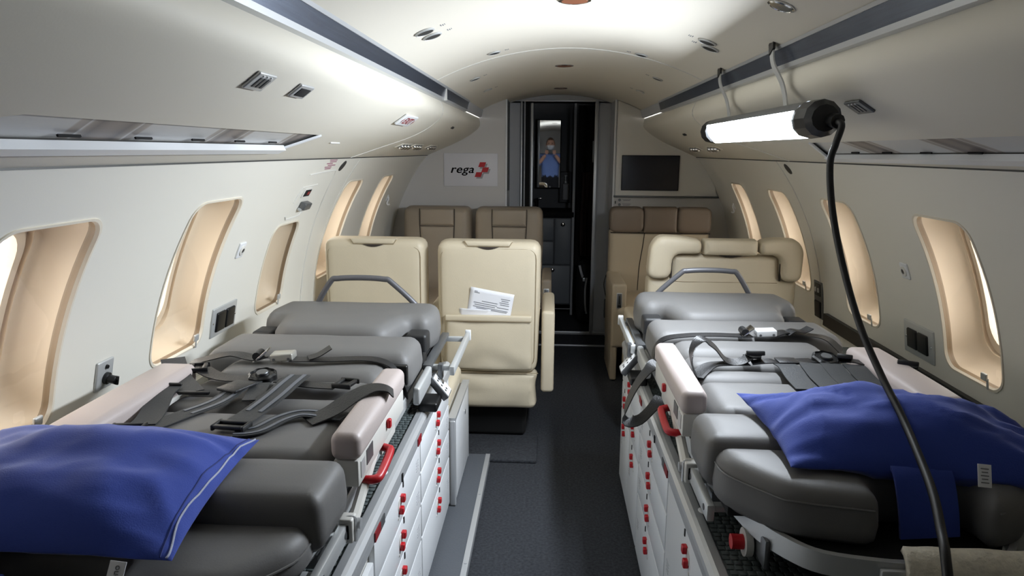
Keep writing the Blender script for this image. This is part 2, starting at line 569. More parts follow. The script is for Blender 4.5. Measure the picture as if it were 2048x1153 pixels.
def art_material():
    m = bpy.data.materials.new('striped_print_panel')
    m.use_nodes = True
    nt = m.node_tree; b = nt.nodes['Principled BSDF']
    b.inputs['Roughness'].default_value = 0.4
    tc = nt.nodes.new('ShaderNodeTexCoord')
    mp = nt.nodes.new('ShaderNodeMapping')
    mp.inputs['Rotation'].default_value = (0, 0, 0.5)
    nt.links.new(tc.outputs['Object'], mp.inputs['Vector'])
    wv = nt.nodes.new('ShaderNodeTexWave')
    wv.inputs['Scale'].default_value = 0.75
    wv.inputs['Distortion'].default_value = 1.2
    wv.inputs['Detail'].default_value = 1.0
    wv.bands_direction = 'Y'
    nt.links.new(mp.outputs['Vector'], wv.inputs['Vector'])
    cr = nt.nodes.new('ShaderNodeValToRGB')
    e = cr.color_ramp.elements
    e[0].position = 0.0; e[0].color = (lin(202), lin(202), lin(200), 1)
    e[1].position = 1.0; e[1].color = (lin(140), lin(130), lin(124), 1)
    for p, c in ((0.62, (202, 202, 200)), (0.66, (168, 160, 152)), (0.78, (150, 143, 138)), (0.80, (205, 205, 203)), (0.84, (150, 140, 132)), (0.93, (104, 98, 96))):
        q = cr.color_ramp.elements.new(p); q.color = (lin(c[0]), lin(c[1]), lin(c[2]), 1)
    nt.links.new(wv.outputs['Fac'], cr.inputs[0])
    nt.links.new(cr.outputs[0], b.inputs['Base Color'])
    return m
M_art = art_material()
for n, sg in ((2, -1), (3, 1)):
    L = densify(ART[sg])
    g = panel_with_holes(lambda y, s, sg=sg: val_p(y, s, sg), Y0, Y1 + .02, 0, VLEN, 56, 26, [L])
    v = struct('trim_%d' % n, g, M_val, angle=60)
    L2 = [(y, s + 0.004) for y, s in L]
    depth = [val_p(y, s, sg, 0) for y, s in L]
    up = Vector((sg * 0.004, 0, 0.007))
    back = [p + up for p in depth]
    part('recess_edge', G().loops([depth, back]), M_grille, v)
    part('print_panel', G().add(back, [tuple(range(len(back)))]), M_art, v, smooth=False)
    # white ledge along the outer (lower) edge of the recess
    k0, k1 = ART[sg][0], ART[sg][3]
    pts = [val_p(k0[0] + (k1[0] - k0[0]) * t / 16, k0[1] + (k1[1] - k0[1]) * t / 16 + 0.012, sg, 0.004) for t in range(17)]
    ft = ART[sg][2]
    g = G().ribbon(pts, val_frame(1.5, .86, sg).to_3x3() @ Vector((0, 1, 0)), 0.026, 0.016)
    g.ribbon([val_p(k1[0], k1[1] + .006, sg, 0.003), val_p(ft[0], ft[1], sg, 0.002)], (0, 1, 0), 0.014, 0.006)
    part('ledge', g, M_white, v)
    for j in range(6):
        y = k0[0] + 0.18 + j * 0.21
        if y > k1[0] - .05: break
        fr = val_frame(y, .826 if sg < 0 else .856, sg, -0.003)
        part('slot', G().box((0, 0, 0), (0.055, 0.0035, 0.004), fr), M_dark, v, smooth=False)
    # moulded seam across the overhead panel
    pts = [val_p(3.30 + 0.10 * math.sin(min(1, t / 14) * math.pi * 0.9) - 0.22 * max(0, t - 14) / 10, VLEN * t / 24, sg, 0.0005) for t in range(25)]
    part('seam', G().ribbon(pts, (0, 1, 0), 0.007, 0.003), M_bulkw, v)
    # dark shadow joint to the side wall
    part('joint', G().ribbon([(sg * .944, Y0, 1.3855), (sg * .944, Y1, 1.3855)], (1, 0, 0), 0.007, 0.004), M_grille, v)
# wall panel seam strips
for n, sg, y in ((4, 1, 3.30), (5, -1, 3.30)):
    g = G().ribbon([wall_p(y + 0.06 * math.sin((t / 20) * 3.0), (A0 + (A1 - A0) * t / 20) / RW, sg, -0.001) for t in range(21)], (0, 1, 0), 0.007, 0.003)
    struct('trim_%d' % n, g, M_bulkw)
# dark gap strip along the wall above the worktop
for n, sg in ((6, 1), (7, -1)):
    g = G().ribbon([wall_p(y, ang(0.665), sg, -0.012) for y in (0.3, 1.5, 3.28)], (0, 0, 1), 0.055 if sg > 0 else .03, 0.02)
    struct('trim_%d' % n, g, M_black if sg > 0 else M_val)

# equipment rails
for sg, lab in ((-1, 'dark blue-grey equipment rail along the ceiling edge above the EXIT sign'), (1, 'dark blue-grey equipment rail the bright work light hangs from')):
    t = thing('equipment_rail', lab, 'rail', (sg * .58, 1.7, 1.645), 'overhead equipment rails')
    prof = [(.548, 1.702), (.560, 1.654), (.572, 1.650), (.60, 1.655), (.605, 1.705)]
    def ext(pr, ya, yb):
        g = G(); n = len(pr)
        g.add([(sg * x, ya, z) for x, z in pr] + [(sg * x, yb, z) for x, z in pr], [tuple(range(n)), tuple(range(n, 2 * n))] + [(i, (i + 1) % n, n + (i + 1) % n, n + i) for i in range(n)])
        return g
    part('body', ext(prof, Y0, 4.25), M_rail, t, angle=20)
    part('end_block', ext([(x - .002, z) for x, z in prof], 4.25, 5.098), M_vest, t, angle=20)
    part('upper_lip', ext([(.542, 1.706), (.546, 1.698), (.556, 1.698), (.556, 1.708)], Y0, 4.25), M_alu, t, angle=20)
    part('lower_lip', ext([(.558, 1.657), (.560, 1.645), (.584, 1.642), (.590, 1.650)], Y0, 4.25), M_alu, t, angle=20)
    if sg < 0:
        part('joint_strip', G().box((sg * .553, 3.33, 1.675), (.014, .008, .06)), M_offw, t)

# front bulkhead
def arc_pts(xa, xb, n=14):
    return [(xa + (xb - xa) * k / n, ZC + 0.004 + math.sqrt(max(0, RW ** 2 - (xa + (xb - xa) * k / n) ** 2))) for k in range(n + 1)]
def slab(poly, y, th):
    """polygon in xz, thickness along +y"""
    M = Matrix(((1, 0, 0, 0), (0, 0, 1, y), (0, 1, 0, 0), (0, 0, 0, 1)))
    return G().prism(poly, th, M)
RB = RW + .012
lowL = [(-RB * math.cos(a), ZC + RB * math.sin(a)) for a in [A0 / RW + (math.radians(75) - A0 / RW) * k / 30 for k in range(31)] if RW * math.cos(a) > .38]
polyL = [(-.378, 0.0)] + lowL + [(-.378, ZC + math.sqrt(RW ** 2 - .378 ** 2))]
wf = struct('wall_front', slab(polyL, Y1, .04), M_bulk, smooth=False)
polyR = [(-x, z) for x, z in polyL]
part('right_bulkhead', slab(polyR, Y1, .04), M_bulk, wf, smooth=False)
part('lintel', slab([(-.378, 1.785)] + arc_pts(-.378, .378, 10) + [(.378, 1.785)], 5.46, .04), M_vest, wf, smooth=False)
part('edge_trim', G().box((-.381, 5.098, .89), (.010, .014, 1.78)), M_white, wf, smooth=False)
part('edge_trim', G().box((.378, 5.098, .89), (.010, .014, 1.78)), M_white, wf, smooth=False)
part('side_panel', G().box((-.385, 5.29, .9), (.014, .36, 1.8)), M_vest, wf, smooth=False)
part('side_panel', G().box((.385, 5.29, .9), (.014, .36, 1.8)), M_vest, wf, smooth=False)
part('perforated_strip', G().box((-.372, 5.2, 1.45), (.012, .05, .62)), M_grille, wf, smooth=False)
part('perforated_strip', G().box((.373, 5.2, .62), (.012, .05, .70)), M_grille, wf, smooth=False)
# monitor surround on the right half
part('monitor_surround', slab([(.392, 1.118)] + [(x, 1.118 + 0 * x) for x in (1.10,)] + [(x, z - .004) for x, z in arc_pts(1.085, .392, 14) if z > 1.13], Y1 - .022, .022), M_bulkw, wf, smooth=False)
part('surround_ledge', G().rbox((.745, Y1 - .02, 1.112), (.73, .05, .012), .004, 1), M_dalu, wf)
# back wall behind the camera
gb = G().add([(-1.25, Y0, 0), (1.25, Y0, 0), (1.25, Y0, 1.86), (-1.25, Y0, 1.86)], [(0, 1, 2, 3)])
struct('wall_back', gb, M_bulk, smooth=False)
# ------------------------------------------------------------------ base cabinets, worktops, ledge
def latch(parent, xf, sg, y, z, k=1.0):
    """twin red push tabs with white finger dish; sg = direction of the aisle from the front"""
    Mx = frame_m((xf, y, z), (0, 1 if sg < 0 else 1, 0), (0, 0, 1))
    d = G(); n = 14
    d.tube([(xf, y - .005, z), (xf + sg * .0015, y - .005, z)], .019 * k, 16)
    dish = part('finger_dish', d, M_offw, parent)
    for a, b in ((.010, .011), (-.009, -.013)):
        g = G().rbox((xf + sg * .006, y + a * k, z + b * k), (.013, .018 * k, .019 * k), .003, 2)
        part('red_tab', g, M_red, dish)
    part('key_slot', G().rbox((xf + sg * .001, y + .038 * k, z + .036 * k), (.003, .007, .018), .0012, 1), M_black, parent)
    part('lock_dot', G().tube([(xf, y - .024 * k, z - .03 * k), (xf + sg * .002, y - .024 * k, z - .03 * k)], .004, 8), M_offw, parent)

def cabinet(name, label, xf, sg, ya, yb, zb, zt, drawers, group, latch_y=None, split=None):
    xin = -sg
    depth = 0.62
    t = thing(name, label, 'cabinet', (xf - sg * .3, (ya + yb) / 2, zb), group)
    xb = xf - sg * depth
    g = G()
    g.box(((xf - sg * .014 + xb) / 2, (ya + yb) / 2, (zb + zt) / 2), (abs(xb - xf) - .014, yb - ya - .004, zt - zb))
    part('body', g, M_offw, t, smooth=False)
    for dr in drawers:
        za, zc = dr[0], dr[1]
        y1, y2 = (dr[2], dr[3]) if len(dr) > 2 else (ya + .006, yb - .006)
        g = G().rbox((xf - sg * .006, (y1 + y2) / 2, (za + zc) / 2), (.014, y2 - y1, zc - za - .005), .0025, 1)
        f = part('drawer_front', g, M_white, t)
        ly = latch_y if latch_y is not None else (y1 + y2) / 2
        if len(dr) > 2: ly = (y1 + y2) / 2
        latch(f, xf + sg * .001, sg, ly, zc - min(.048, (zc - za) * .45), 1.0)
        g = G()
        for r in range(4):
            g.box((xf + sg * .0013, y2 - .05, za + (zc - za) * .62 - r * .009), (.0006, .034 - .006 * (r % 2), .0028))
        part('printed_lines', g, M_signs, f, smooth=False)
    return t

XL, XR = -.445, .258
DR = [(.462, .566), (.360, .462), (.248, .360), (.052, .248)]
GL, GR = 'white drawer units under the left stretcher', 'white drawer units under the right stretcher'
cabinet('drawer_cabinet', 'white drawer unit under the left stretcher, nearest the camera', XL, 1, .75, 1.41, .03, .57, [(.05, .53)], GL)
cabinet('drawer_cabinet', 'white four-drawer unit with red tabs, middle one under the left stretcher', XL, 1, 1.41, 1.98, .03, .57, DR, GL, 1.685)
cabinet('drawer_cabinet', 'white four-drawer unit under the left stretcher, beside the cushioned box', XL, 1, 1.98, 2.585, .03, .57, DR, GL, 2.285)
cabinet('drawer_cabinet', 'white drawer unit under the right stretcher, nearest the camera', XR, -1, 1.0, 1.775, .012, .57, [(.02, .566)], GR, 1.49)
cabinet('drawer_cabinet', 'white four-drawer unit with red tabs, second from the camera under the right stretcher', XR, -1, 1.775, 2.355, .012, .57, [(.462, .566), (.352, .462), (.240, .352), (.02, .240)], GR, 2.08)
cabinet('drawer_cabinet', 'white unit with staggered fronts at the far end under the right stretcher', XR, -1, 2.355, 2.955, .012, .57,
        [(.455, .566, 2.361, 2.949), (.335, .455, 2.361, 2.645), (.02, .335, 2.361, 2.645), (.335, .455, 2.651, 2.949), (.02, .335, 2.651, 2.949)], GR)
# dark inset on the far right unit
def worktop(nm, lab, xe, sg, ya, yb):
    """sg = aisle direction from the edge"""
    t = thing(nm, lab, 'worktop', (xe - sg * .35, (ya + yb) / 2, .57))
    xw = 1.20
    xo = -sg * xw
    g = G().box(((xe - sg * .03 + xo) / 2, (ya + yb) / 2, .594), (abs(xo - (xe - sg * .03)), yb - ya, .044))
    part('slab', g, M_mat, t, smooth=False)
    # bullnose aluminium edge and fascia
    prof = [(-.036, .572), (-.036, .622), (-.033, .625), (-.016, .627), (-.008, .624), (-.001, .615), (0, .604), (-.004, .598), (-.004, .572)]
    n = len(prof)
    vs = [(xe + sg * a, y, z) for y in (ya, yb) for a, z in prof]
    fs = [tuple(range(n)), tuple(range(n, 2 * n))] + [(i, (i + 1) % n, n + (i + 1) % n, n + i) for i in range(n)]
    part('edge_profile', G().add(vs, fs), M_alu, t, angle=25)
    # rubber tiles in relief
    g = G(); p = .0175
    k = 0
    y = ya + .01
    while y < yb - .01:
        for c in range(9):
            x = xe - sg * (.046 + c * p + (.004 if k % 2 else 0))
            g.rbox((x, y, .6168), (.0145, .0145, .003), .0014, 1)
        y += p; k += 1
    part('rubber_tiles', g, M_mat, t, kind='stuff')
    for yy in ([1.17, 1.64, 2.18] if sg > 0 else [1.5, 1.96, 2.5]):
        part('tie_down_disc', G().lathe([(.016, 0), (.016, .002), (.013, .004), (.004, .004)], 16, Matrix.Translation((xe - sg * .042, yy, .6235))), M_white, t)
    for yy, m, w in ([(1.945, M_dred, .05), (1.43, M_dred, .05), (1.475, M_dalu, .04), (1.70, M_black, .008)] if sg > 0 else [(2.33, M_dred, .05), (1.79, M_dred, .05), (1.83, M_dalu, .04), (2.0, M_black, .008)]):
        part('edge_tag', G().box((xe - sg * .0025, yy, .585), (.004, w, .022)), m, t, smooth=False)
    return t
worktop('stretcher_worktop', 'grey rubber worktop with aluminium edge under the left stretcher', XL + .008, 1, .75, 2.60)
worktop('stretcher_worktop', 'grey rubber worktop with aluminium edge under the right stretcher', XR - .008, -1, 1.0, 2.97)

# low box with cushion at the far end of the left cabinets
t = thing('storage_box', 'low white box with beige cushion top beyond the left drawer units', 'box', (-.7, 2.84, .03))
part('body', G().box((-.745, 2.845, .205), (.62, .47, .35)), M_offw, t, smooth=False)
part('front_panel', G().rbox((-.432, 2.845, .205), (.012, .44, .34), .003, 1), M_white, t)
g = G().box((-.437, 2.845, .388), (.03, .48, .014)); g.rbox((-.435, 2.612, .205), (.026, .022, .36), .006, 2); g.box((-.435, 3.076, .205), (.02, .012, .36))
part('metal_edging', g, M_alu, t)
part('cushion', G().rbox((-.755, 2.845, .43), (.60, .46, .075), .025, 3, (0, 0, .006), (4, 4, 1)), M_cream, t)
part('lock', G().tube([(-.43, 2.93, .30), (-.422, 2.93, .30)], .012, 12), M_chrome, t)
part('foot', G().box((-.44, 2.612, .015), (.03, .03, .03)), M_dark, t)

# floor ledge along the left cabinets
t = thing('floor_ledge', 'grey rubber floor ledge with aluminium edge along the left cabinets', 'ledge', (-.39, 1.9, 0))
part('tread', G().box((-.70, 1.85, .014), (.72, 2.5, .027)), M_ledge, t, smooth=False)
g = G().box((-.337, 1.85, .015), (.02, 2.5, .030)); g.box((-.34, 3.105, .006), (.16, .03, .012))
for y in (1.2, 1.7, 2.2, 2.7): g.tube([(-.337, y, .03), (-.337, y, .032)], .005, 8)
part('edge_strip', g, M_alu, t)
# seat track joint and small carpet mat
single('carpet_mat', G().rbox((-.30, 3.22, .008), (.38, .30, .016), .006, 1), M_carpet, 'small charcoal carpet mat under the aisle seat', 'mat')
# ------------------------------------------------------------------ stretchers
def dist_poly(p, L):
    best = 1e9; n = len(L)
    for i in range(n):
        ax, ay = L[i]; bx, by = L[(i + 1) % n]
        dx, dy = bx - ax, by - ay
        q = dx * dx + dy * dy
        t = 0 if q < 1e-12 else max(0, min(1, ((p[0] - ax) * dx + (p[1] - ay) * dy) / q))
        e = (p[0] - ax - t * dx) ** 2 + (p[1] - ay - t * dy) ** 2
        if e < best: best = e
    return math.sqrt(best)
def in_poly(p, L):
    c = False; n = len(L)
    for i in range(n):
        x1, y1 = L[i]; x2, y2 = L[(i + 1) % n]
        if (y1 > p[1]) != (y2 > p[1]) and p[0] < (x2 - x1) * (p[1] - y1) / (y2 - y1) + x1: c = not c
    return c
def round_poly(P, r, n=4):
    out = []; N = len(P)
    for i in range(N):
        a, b, c = Vector(P[i - 1]), Vector(P[i]), Vector(P[(i + 1) % N])
        rr = min(r, (a - b).length * .45, (c - b).length * .45)
        p0 = b + (a - b).normalized() * rr; p1 = b + (c - b).normalized() * rr
        for k in range(n + 1):
            t = k / n
            out.append(tuple(p0 * (1 - t) ** 2 + b * 2 * t * (1 - t) + p1 * t * t))
    return out
def resample(L, step):
    out = []
    for i in range(len(L)):
        a, b = Vector(L[i]), Vector(L[(i + 1) % len(L)])
        n = max(1, int((b - a).length / step))
        for k in range(n): out.append(tuple(a.lerp(b, k / n)))
    return out
def pad(P, z0, z1, r=.03, puff=.006, corner=.03, mapf=None, step=.025, tilt=None, wr=.0015):
    """upholstered pad with outline P (u, s)"""
    L = resample(round_poly(P, corner), step)
    n = len(L)
    area = sum(L[i][0] * L[(i + 1) % n][1] - L[(i + 1) % n][0] * L[i][1] for i in range(n))
    if area < 0: L.reverse()
    nor = []
    for i in range(n):
        a, b = Vector(L[i - 1]), Vector(L[(i + 1) % n])
        d = (b - a).normalized(); nor.append((-d.y, d.x))
    pts = [Vector(p) for p in L]; edges = [(i, (i + 1) % n) for i in range(n)]
    for d in (r * .08, r * .25, r * .5, r * .8):
        for i in range(n):
            q = (L[i][0] + nor[i][0] * d, L[i][1] + nor[i][1] * d)
            if in_poly(q, L) and dist_poly(q, L) > d * .93: pts.append(Vector(q))
    us = [p[0] for p in L]; vs = [p[1] for p in L]
    u = min(us)
    while u < max(us):
        v = min(vs)
        while v < max(vs):
            if in_poly((u, v), L) and dist_poly((u, v), L) > r * .98: pts.append(Vector((u, v)))
            v += step
        u += step
    V, E_, F_, *_ = delaunay_2d_cdt(pts, edges, [], 0, 1e-7)
    fs = [tuple(f) for f in F_ if in_poly((sum(V[i].x for i in f) / 3, sum(V[i].y for i in f) / 3), L)]
    g = G(); top = []
    for p in V:
        d = dist_poly(p, L)
        q = r - min(d, r)
        z = z1 - r + math.sqrt(max(0, r * r - q * q)) + puff * (1 - math.exp(-d / .05))
        z += wr * noise.noise(Vector((p.x * 14, p.y * 14, z1 * 7))) * min(1, d / r)
        if tilt: z += tilt(p.x, p.y)
        top.append(mapf(p.x, p.y, z))
    g.add(top, fs)
    hz = z1 - r
    def ring(z, off): return [mapf(L[i][0] + nor[i][0] * off, L[i][1] + nor[i][1] * off, z + (tilt(*L[i]) if tilt else 0)) for i in range(n)]
    g.loops([ring(hz, 0), ring((hz + z0) / 2, -.003), ring(z0 + .012, 0), ring(z0, .012)], cap=True)
    # weld
    return g
def weld(ob, d=.0004):
    bm = bmesh.new(); bm.from_mesh(ob.data)
    bmesh.ops.remove_doubles(bm, verts=bm.verts, dist=d)
    bmesh.ops.recalc_face_normals(bm, faces=bm.faces)
    bm.to_mesh(ob.data); bm.free()
    ob.data.polygons.foreach_set('use_smooth', [True] * len(ob.data.polygons))
    ob.data.set_sharp_from_angle(angle=math.radians(55))

def rect(u0, u1, s0, s1): return [(u0, s0), (u1, s0), (u1, s1), (u0, s1)]

def stretcher(label, cx, side, yf, head_z, bu):
    def P(u, s, z): return Vector((cx + side * u, yf - s, z))
    t = thing('patient_stretcher', label, 'stretcher', (cx, yf - .9, .62), 'patient stretchers')
    def cush(outl, z0, z1, **k):
        o = part('mattress_section', pad(outl, z0, z1, mapf=P, **k), M_matt, t)
        weld(o); return o
    a = cush([(-.29, .0), (.29, .0), (.305, .17), (.28, .25), (.215, .25), (.17, .425), (-.19, .425), (-.225, .25), (-.28, .25), (-.305, .17)], .74, .862, r=.04, puff=.006, corner=.05)
    for sx in (1, -1):
        part('corner_pad', G().rbox(tuple(P(sx * .258, .30, .79)), (.07, .085, .07), .012, 2), M_pipe, a)
        part('pad_strap', G().tube(spline([P(sx * .27, .30, .78), P(sx * .285, .36, .745), P(sx * .265, .41, .735)], 4), .012, 8), M_black, a)
    b = cush(rect(-.30, .30, .43, .665), .742, .848, r=.04, puff=.006, corner=.04)
    part('corner_pad', G().rbox(tuple(P(.268, .672, .795)), (.06, .02, .06), .006, 2), M_black, b)
    cush(rect(-.203, .265, .665, .845), .742, .842, r=.05, puff=.004, corner=.06)
    cush(rect(-.203, .262, .85, .975), .742, .840, r=.045, puff=.004, corner=.04)
    cush(rect(-.203, .262, .98, 1.095), .742, .840, r=.045, puff=.004, corner=.04)
    cush(rect(-.203, .268, 1.10, 1.345), .742, .845, r=.04, puff=.006, corner=.05)
    cush(rect(-.315, .315, 1.335, 1.505), .742, .846, r=.028, puff=.008, corner=.028)
    cush([(-.30, 1.485), (.30, 1.485), (.297, 1.56), (.205, 1.67), (.045, 1.70), (.045, 1.61), (-.14, 1.61), (-.14, 1.70), (-.21, 1.67), (-.297, 1.56)], .728, head_z, r=.03, puff=.010, corner=.04)
    for sx in (1, -1):
        q = [(sx * .298, 1.51), (sx * .290, 1.568), (sx * .222, 1.652), (sx * .19, 1.671), (.062 if sx > 0 else -.155, 1.697 if sx > 0 else 1.692)]
        part('edge_piping', G().tube(spline([P(u, s_, head_z - .026) for u, s_ in q], 4), .0022, 6), M_matt, t)
    part('mattress_board', G().rbox(tuple(P(0, .80, .728)), (.57, 1.55, .022), .006, 1), M_dark, t)
    part('head_board', pad([(-.25, 1.40), (.25, 1.40), (.222, 1.61), (.15, 1.70), (.05, 1.725), (-.05, 1.725), (-.15, 1.70), (-.222, 1.61)], .70, .722, r=.006, puff=0, corner=.06, mapf=P, step=.05), M_dark, t)
    # frame rails
    for sx in (1, -1):
        g = G().rbox(tuple(P(sx * .268, .68, .695)), (.03, 1.38, .042), .006, 2)
        part('side_rail', g, M_alu2, t)
    pts = []
    for sx in (1, -1):
        q = [(sx * .283, 1.33), (sx * .272, 1.40), (sx * .252, 1.52), (sx * .231, 1.61), (sx * .195, 1.675), (sx * .15, 1.715), (sx * .06, 1.735), (0, 1.737)]
        pts += q if sx == 1 else list(reversed(q))[1:]
    cur = spline([P(u, s, .712) for u, s in pts], 4)
    part('end_frame', G().ribbon(cur, (0, 0, 1), .040, .012), M_alu2, t)
    for s in (.25, .9, 1.4):
        part('cross_member', G().rbox(tuple(P(0, s, .68)), (.56, .05, .03), .005, 1), M_dalu, t)
    for s in (.32, 1.28):
        part('support_leg', G().rbox(tuple(P(0, s, .6425)), (.40, .09, .045), .008, 2), M_dalu, t)
    # far outer bar with end plate
    g = G().rbox(tuple(P(bu, .17, .722)), (.016, .46, .030), .003, 1)
    b1 = part('outer_bar', g, M_alu2, t)
    part('end_plate', G().rbox(tuple(P(bu, -.06, .722)), (.022, .010, .042), .003, 1), M_white, b1)
    part('spacer', G().rbox(tuple(P(bu / 2 + .145, .0, .722)), (bu - .28, .02, .018), .003, 1), M_alu2, b1)
    part('spacer', G().rbox(tuple(P(bu / 2 + .145, .36, .722)), (bu - .28, .02, .018), .003, 1), M_alu2, b1)
    part('foot_rail', G().rbox(tuple(P(.305, .2, .735)), (.028, .42, .02), .004, 1), M_dalu, t)
    g = G().rbox(tuple(P(.312, .52, .715)), (.022, .22, .055), .008, 2)
    part('side_bracket', g, M_alu2, t)
    # control box with printed label, tilted
    Mx = frame_m(P(.345, .40, .672), P(0, -1, 0) - P(0, 0, 0), P(.6, 0, -.75) - P(0, 0, 0))
    cb = part('control_box', G().rbox((0, 0, 0), (.075, .085, .022), .003, 1, M=Mx), M_dalu, t)
    off = .0115 if (Mx.to_3x3() @ Vector((0, 0, 1))).z > 0 else -.0115
    part('label', G().rbox((0, 0, off), (.066, .076, .0012), .0004, 1, M=Mx), M_white, cb)
    g = G()
    for i, j in ((-1, -1), (0, -1), (1, -1), (-1, 0), (.4, 0), (-1, 1), (0, 1)):
        g.box((i * .018, j * .02, off * 1.08), (.009, .007, .0008), Mx)
    part('label_print', g, M_black, cb, smooth=False)
    part('lever', G().rbox(tuple(P(.345, .375, .715)), (.016, .028, .05), .003, 1), M_dalu, cb)
    part('release_pad', G().rbox(tuple(P(.325, .47, .64)), (.06, .10, .03), .008, 2), M_black, t)
    # head-end arch
    arch = [(-.185, .03, .775), (-.175, .03, .84), (-.115, .035, .94), (-.085, .035, .953), (.0, .035, .957), (.085, .035, .953), (.115, .035, .94), (.215, .03, .84), (.225, .03, .775)]
    part('arch_bar', G().tube(spline([P(*q) for q in arch], 5), .0105, 12), M_tube, t)
    # side armrests
    for sx in (1, -1):
        w = .060 if sx > 0 else .098
        uc = .302 if sx > 0 else -.256
        ar = part('armrest_pad', G().rbox(tuple(P(uc, 1.09, .852)), (w, .44, .056), .017, 3, (.002, 0, .003), (2, 8, 2)), M_arm, t)
        ab = part('armrest_base', G().rbox(tuple(P(uc, 1.09, .797)), (w - .010, .43, .056), .004, 1), M_offw, t)
        if sx == 1:
            part('red_button', G().rbox(tuple(P(uc + .030, 1.06, .806)), (.010, .016, .022), .004, 2), M_red, ab)
            part('window', G().box(tuple(P(uc + .0255, 1.22, .805)), (.002, .05, .032)), M_dalu, ab, smooth=False)
            part('window', G().box(tuple(P(uc + .0255, 1.275, .80)), (.002, .03, .034)), M_alu2, ab, smooth=False)
            part('link_arm', G().tube([P(uc + .012, 1.14, .77), P(uc + .012, 1.30, .705), P(uc + .010, 1.34, .70)], .012, 8), M_offw, t)
            hd = spline([P(uc + .012, 1.09, .762), P(uc + .034, 1.095, .760), P(uc + .042, 1.11, .758), P(uc + .042, 1.20, .748), P(uc + .034, 1.22, .746), P(uc + .008, 1.225, .746)], 4)
            part('red_handle', G().tube(hd, .0095, 10), M_red, t)
            part('link_plate', G().rbox(tuple(P(uc + .006, .98, .745)), (.008, .14, .045), .003, 1), M_offw, t)
            lt = part('latch_block', G().rbox(tuple(P(uc + .008, 1.335, .70)), (.028, .034, .05), .005, 2), M_offw, t)
            part('latch_slot', G().rbox(tuple(P(uc + .008, 1.353, .70)), (.014, .003, .028), .001, 1), M_dark, lt)
            part('latch_pivot', G().tube([P(uc + .02, 1.325, .705), P(uc + .032, 1.325, .705)], .011, 12), M_alu, lt)
    # near outer bar
    g = G().rbox(tuple(P(.305, 1.43, .698)), (.016, .20, .036), .003, 1)
    nb = part('outer_bar', g, M_alu2, t)
    part('spacer', G().rbox(tuple(P(.288, 1.37, .698)), (.04, .02, .016), .003, 1), M_alu2, nb)
    part('spacer', G().rbox(tuple(P(.278, 1.50, .698)), (.04, .02, .016), .003, 1), M_alu2, nb)
    for s in (1.36, 1.50): part('bolt_hole', G().tube([P(.312, s, .698), P(.3145, s, .698)], .007, 10), M_dalu, nb)
    hk = spline([P(.30, 1.335, .72), P(.322, 1.335, .722), P(.325, 1.335, .71), P(.325, 1.338, .675)], 4)
    part('wire_hook', G().tube(hk, .004, 6), M_alu, t)
    # knob with washer
    kb = part('knob_washer', G().tube([P(.236, 1.575, .665), P(.250, 1.575, .665)], .028, 18), M_offw, t)
    part('red_knob', G().tube([P(.250, 1.575, .665), P(.274, 1.575, .665)], .015, 14), M_red, kb)
    part('knob_bracket', G().rbox(tuple(P(.226, 1.57, .68)), (.012, .16, .06), .006, 1), M_dalu, t)
    part('corner_plate', G().rbox(tuple(P(.03, 1.748, .695)), (.075, .012, .055), .004, 1), M_alu2, t)
    for q in (.015, .047): part('plate_bolt', G().tube([P(q, 1.754, .695), P(q, 1.757, .695)], .008, 10), M_dalu, t)
    return t, P
stL, PL = stretcher('grey patient stretcher standing on the left drawer units, blue pillow with white zip on it', -.76, 1, 2.58, .795, .385)
stR, PR = stretcher('grey patient stretcher standing on the right drawer units, under the bright work light', .573, -1, 2.88, .828, .335)

